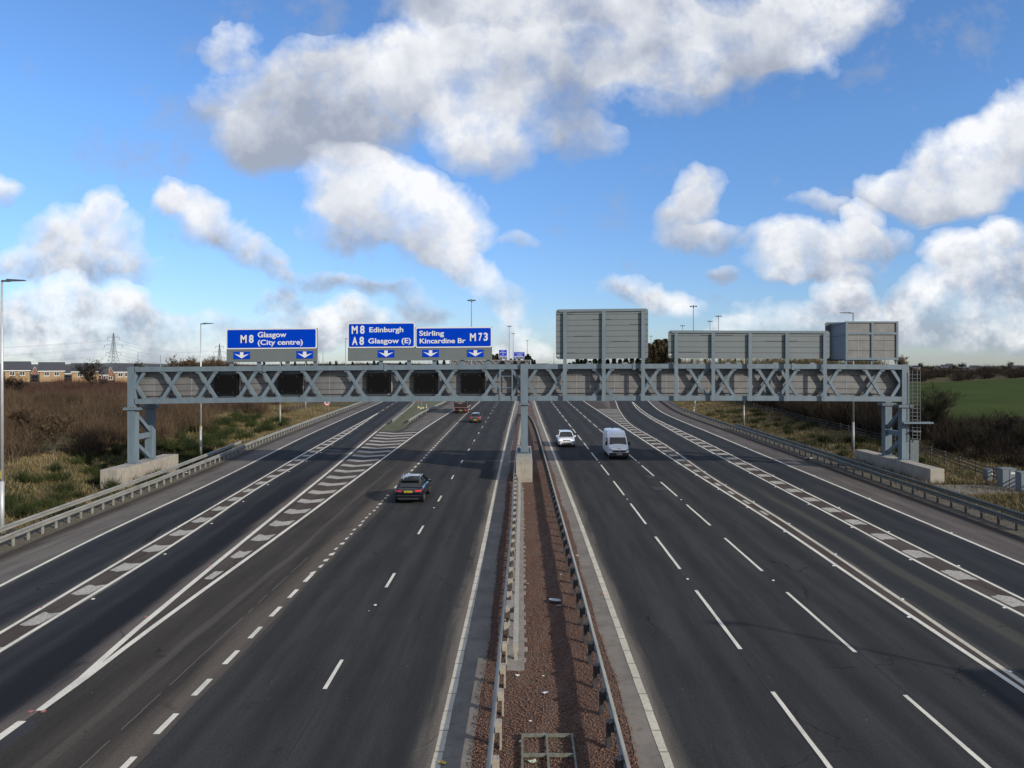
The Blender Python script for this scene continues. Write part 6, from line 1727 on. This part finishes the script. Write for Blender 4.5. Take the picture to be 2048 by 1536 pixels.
K2 = conifer_proto(12, 2.6, 6, 2400, .36); K2 = (K2[0], K2[1], K2[2], m_larch); KM2 = mk(K2)
def row(proto, cm, specs, name, group, fmt, Yr):
    for i, (px, pt) in enumerate(specs):
        Y = Yr + random.uniform(-.03, .03) * Yr; x = at_px(px, Y); place_tree(proto, cm, x, Y, treeh(12 if proto in (K1, K2) else 9, pt, x, Y), random.random() * 6, fmt(i, px), group, name)
ordw = ['first', 'second', 'third', 'fourth', 'fifth', 'sixth', 'seventh', 'eighth', 'ninth', 'tenth', 'eleventh', 'twelfth', 'thirteenth', 'fourteenth', 'fifteenth', 'sixteenth', 'seventeenth', 'eighteenth', 'nineteenth', 'twentieth', 'twenty-first', 'twenty-second']
row(K2, KM2, [(1288, 702), (1293, 697), (1297, 692), (1301, 689), (1305, 685), (1309, 690), (1313, 686), (1317, 684), (1320, 689), (1324, 685), (1328, 688), (1331, 683), (1335, 687), (1339, 690), (1343, 692), (1348, 697), (1353, 702)], 'larch_tree', 'tall brown trees between the two grey signs', lambda i, p: '%s tall olive-brown tree from the left between the two grey signs' % ordw[i].capitalize(), 290)
row(K1, KM1, [(1139, 724), (1147, 720), (1155, 719), (1163, 717), (1171, 719), (1180, 718), (1190, 716), (1200, 718)], 'conifer', 'dark trees seen under the tall grey sign', lambda i, p: '%s dark conifer from the left in the gap under the tall grey sign' % ordw[i].capitalize(), 330)
row(K1, KM1, [(1051, 713), (1056, 709), (1060, 712), (1064, 718), (1069, 722), (1030, 716), (1038, 714), (1022, 719)], 'conifer', 'dark trees around the distant signs', lambda i, p: '%s dark conifer of the cluster around the wider distant blue sign' % ordw[i].capitalize(), 420)
row(K2, KM2, [(985, 712), (990, 709), (994, 707), (1000, 713), (1012, 716)], 'bare_tree', 'brown trees left of the distant signs', lambda i, p: '%s brown tree from the left behind the taller distant blue sign' % ordw[i].capitalize(), 400)
row(K1, KM1, [(1215, 716), (1228, 714), (1240, 716), (1252, 713), (1264, 715), (1276, 712)], 'conifer', 'dark trees seen under the tall grey sign', lambda i, p: '%s dark conifer from the left, under the right half of the tall grey sign' % ordw[i].capitalize(), 330)
cl = np.array([(x_, y_, hgt(x_, y_) - .2) for x_, y_ in zip(RNG.uniform(14, 150, 260), RNG.uniform(285, 325, 260))])
bushes('wood', cl, RNG.uniform(2.5, 4, 260), RNG.uniform(5.5, 9.5, 260), 60, m_larch, 'brown wood seen in the gaps beneath the grey signs', 'wood', .22)
cl = np.array([(x_, y_, hgt(x_, y_) - .2) for x_, y_ in zip(RNG.uniform(-135, -40, 120), RNG.uniform(300, 340, 120))])
bushes('wood', cl, RNG.uniform(2.5, 4, 120), RNG.uniform(3.5, 6.5, 120), 60, m_twigr, 'low brown wood seen in the gaps beneath the blue signs', 'wood', .22)
# the continuous far wood behind everything
m_far = veg_mat('far_wood', (.022, .026, .016), (.048, .042, .026), .02, .3)
n_ = 900
cx = np.sort(RNG.uniform(-190, 640, n_)); cy = RNG.uniform(560, 720, n_); c3 = np.stack([cx, cy, hz(cx, cy) - .3], 1)
bushes('far_wood', c3, RNG.uniform(3, 6, n_), np.where(cx > 200, RNG.uniform(1.0, 2.6, n_), RNG.uniform(2.5, 6.5, n_)), 45, m_far, 'distant dark wood along the horizon behind the gantry', 'wood', .5)
row(K1, KM1, [(520, 724), (528, 722), (562, 723), (575, 720), (590, 724), (612, 722), (660, 724), (672, 721), (705, 722), (735, 723), (748, 720), (756, 723), (800, 722), (812, 724), (875, 722), (888, 719), (902, 717), (915, 716), (928, 718)], 'conifer', 'dark trees in the gaps under the blue signs', lambda i, p: '%s small dark conifer from the left in the gaps under the blue signs' % ordw[i].capitalize(), 460)
row(K1, KM1, [(1345, 719), (1360, 718), (1385, 719), (1410, 716), (1440, 718), (1470, 717), (1520, 722), (1535, 720), (1560, 722), (1600, 721), (1612, 719), (1625, 720), (1640, 722)], 'conifer', 'dark trees in the gap under the long grey sign', lambda i, p: '%s dark conifer from the left in the gap under the long grey sign' % ordw[i].capitalize(), 380)

# ------------------------------------------------------------------ wooden fences
m_wood = mat('weathered_wood', (.055, .046, .036), .9, var=.25, vscale=3)
def fence(f, y0, y1, lab, step=2.4, hh=1.15):
    r = empty('wooden_fence', (0, 0, 0)); tag(r, lab, 'fence', 'post and rail fences'); ys = []; y = y0
    while y <= y1: ys.append(y); y += step
    P = [(f(y), y, hgt(f(y), y)) for y in ys]
    p0 = MB().box(-.06, .06, -.05, .05, -.2, hh).build('post', m_wood, r); p0.location = P[0]
    for p in P[1:]:
        o = p0.copy(); COL.objects.link(o); o.location = p
    for k in (.4, .7, 1.0):
        mb = MB()
        for i in range(len(P) - 1): a, b = P[i], P[i + 1]; mb.beam((a[0], a[1], a[2] + k), (b[0], b[1], b[2] + k), .035, .09)
        mb.build('rail', m_wood, r)
fence(lambda y: BR(y) + 9.2 + .035 * (y - 60), 46, 190, 'wooden post and rail fence along the dark hedge on the right')
fence(lambda y: BL(y) - 8.5, 128, 225, 'wooden post and rail fence beyond the left grass bank')
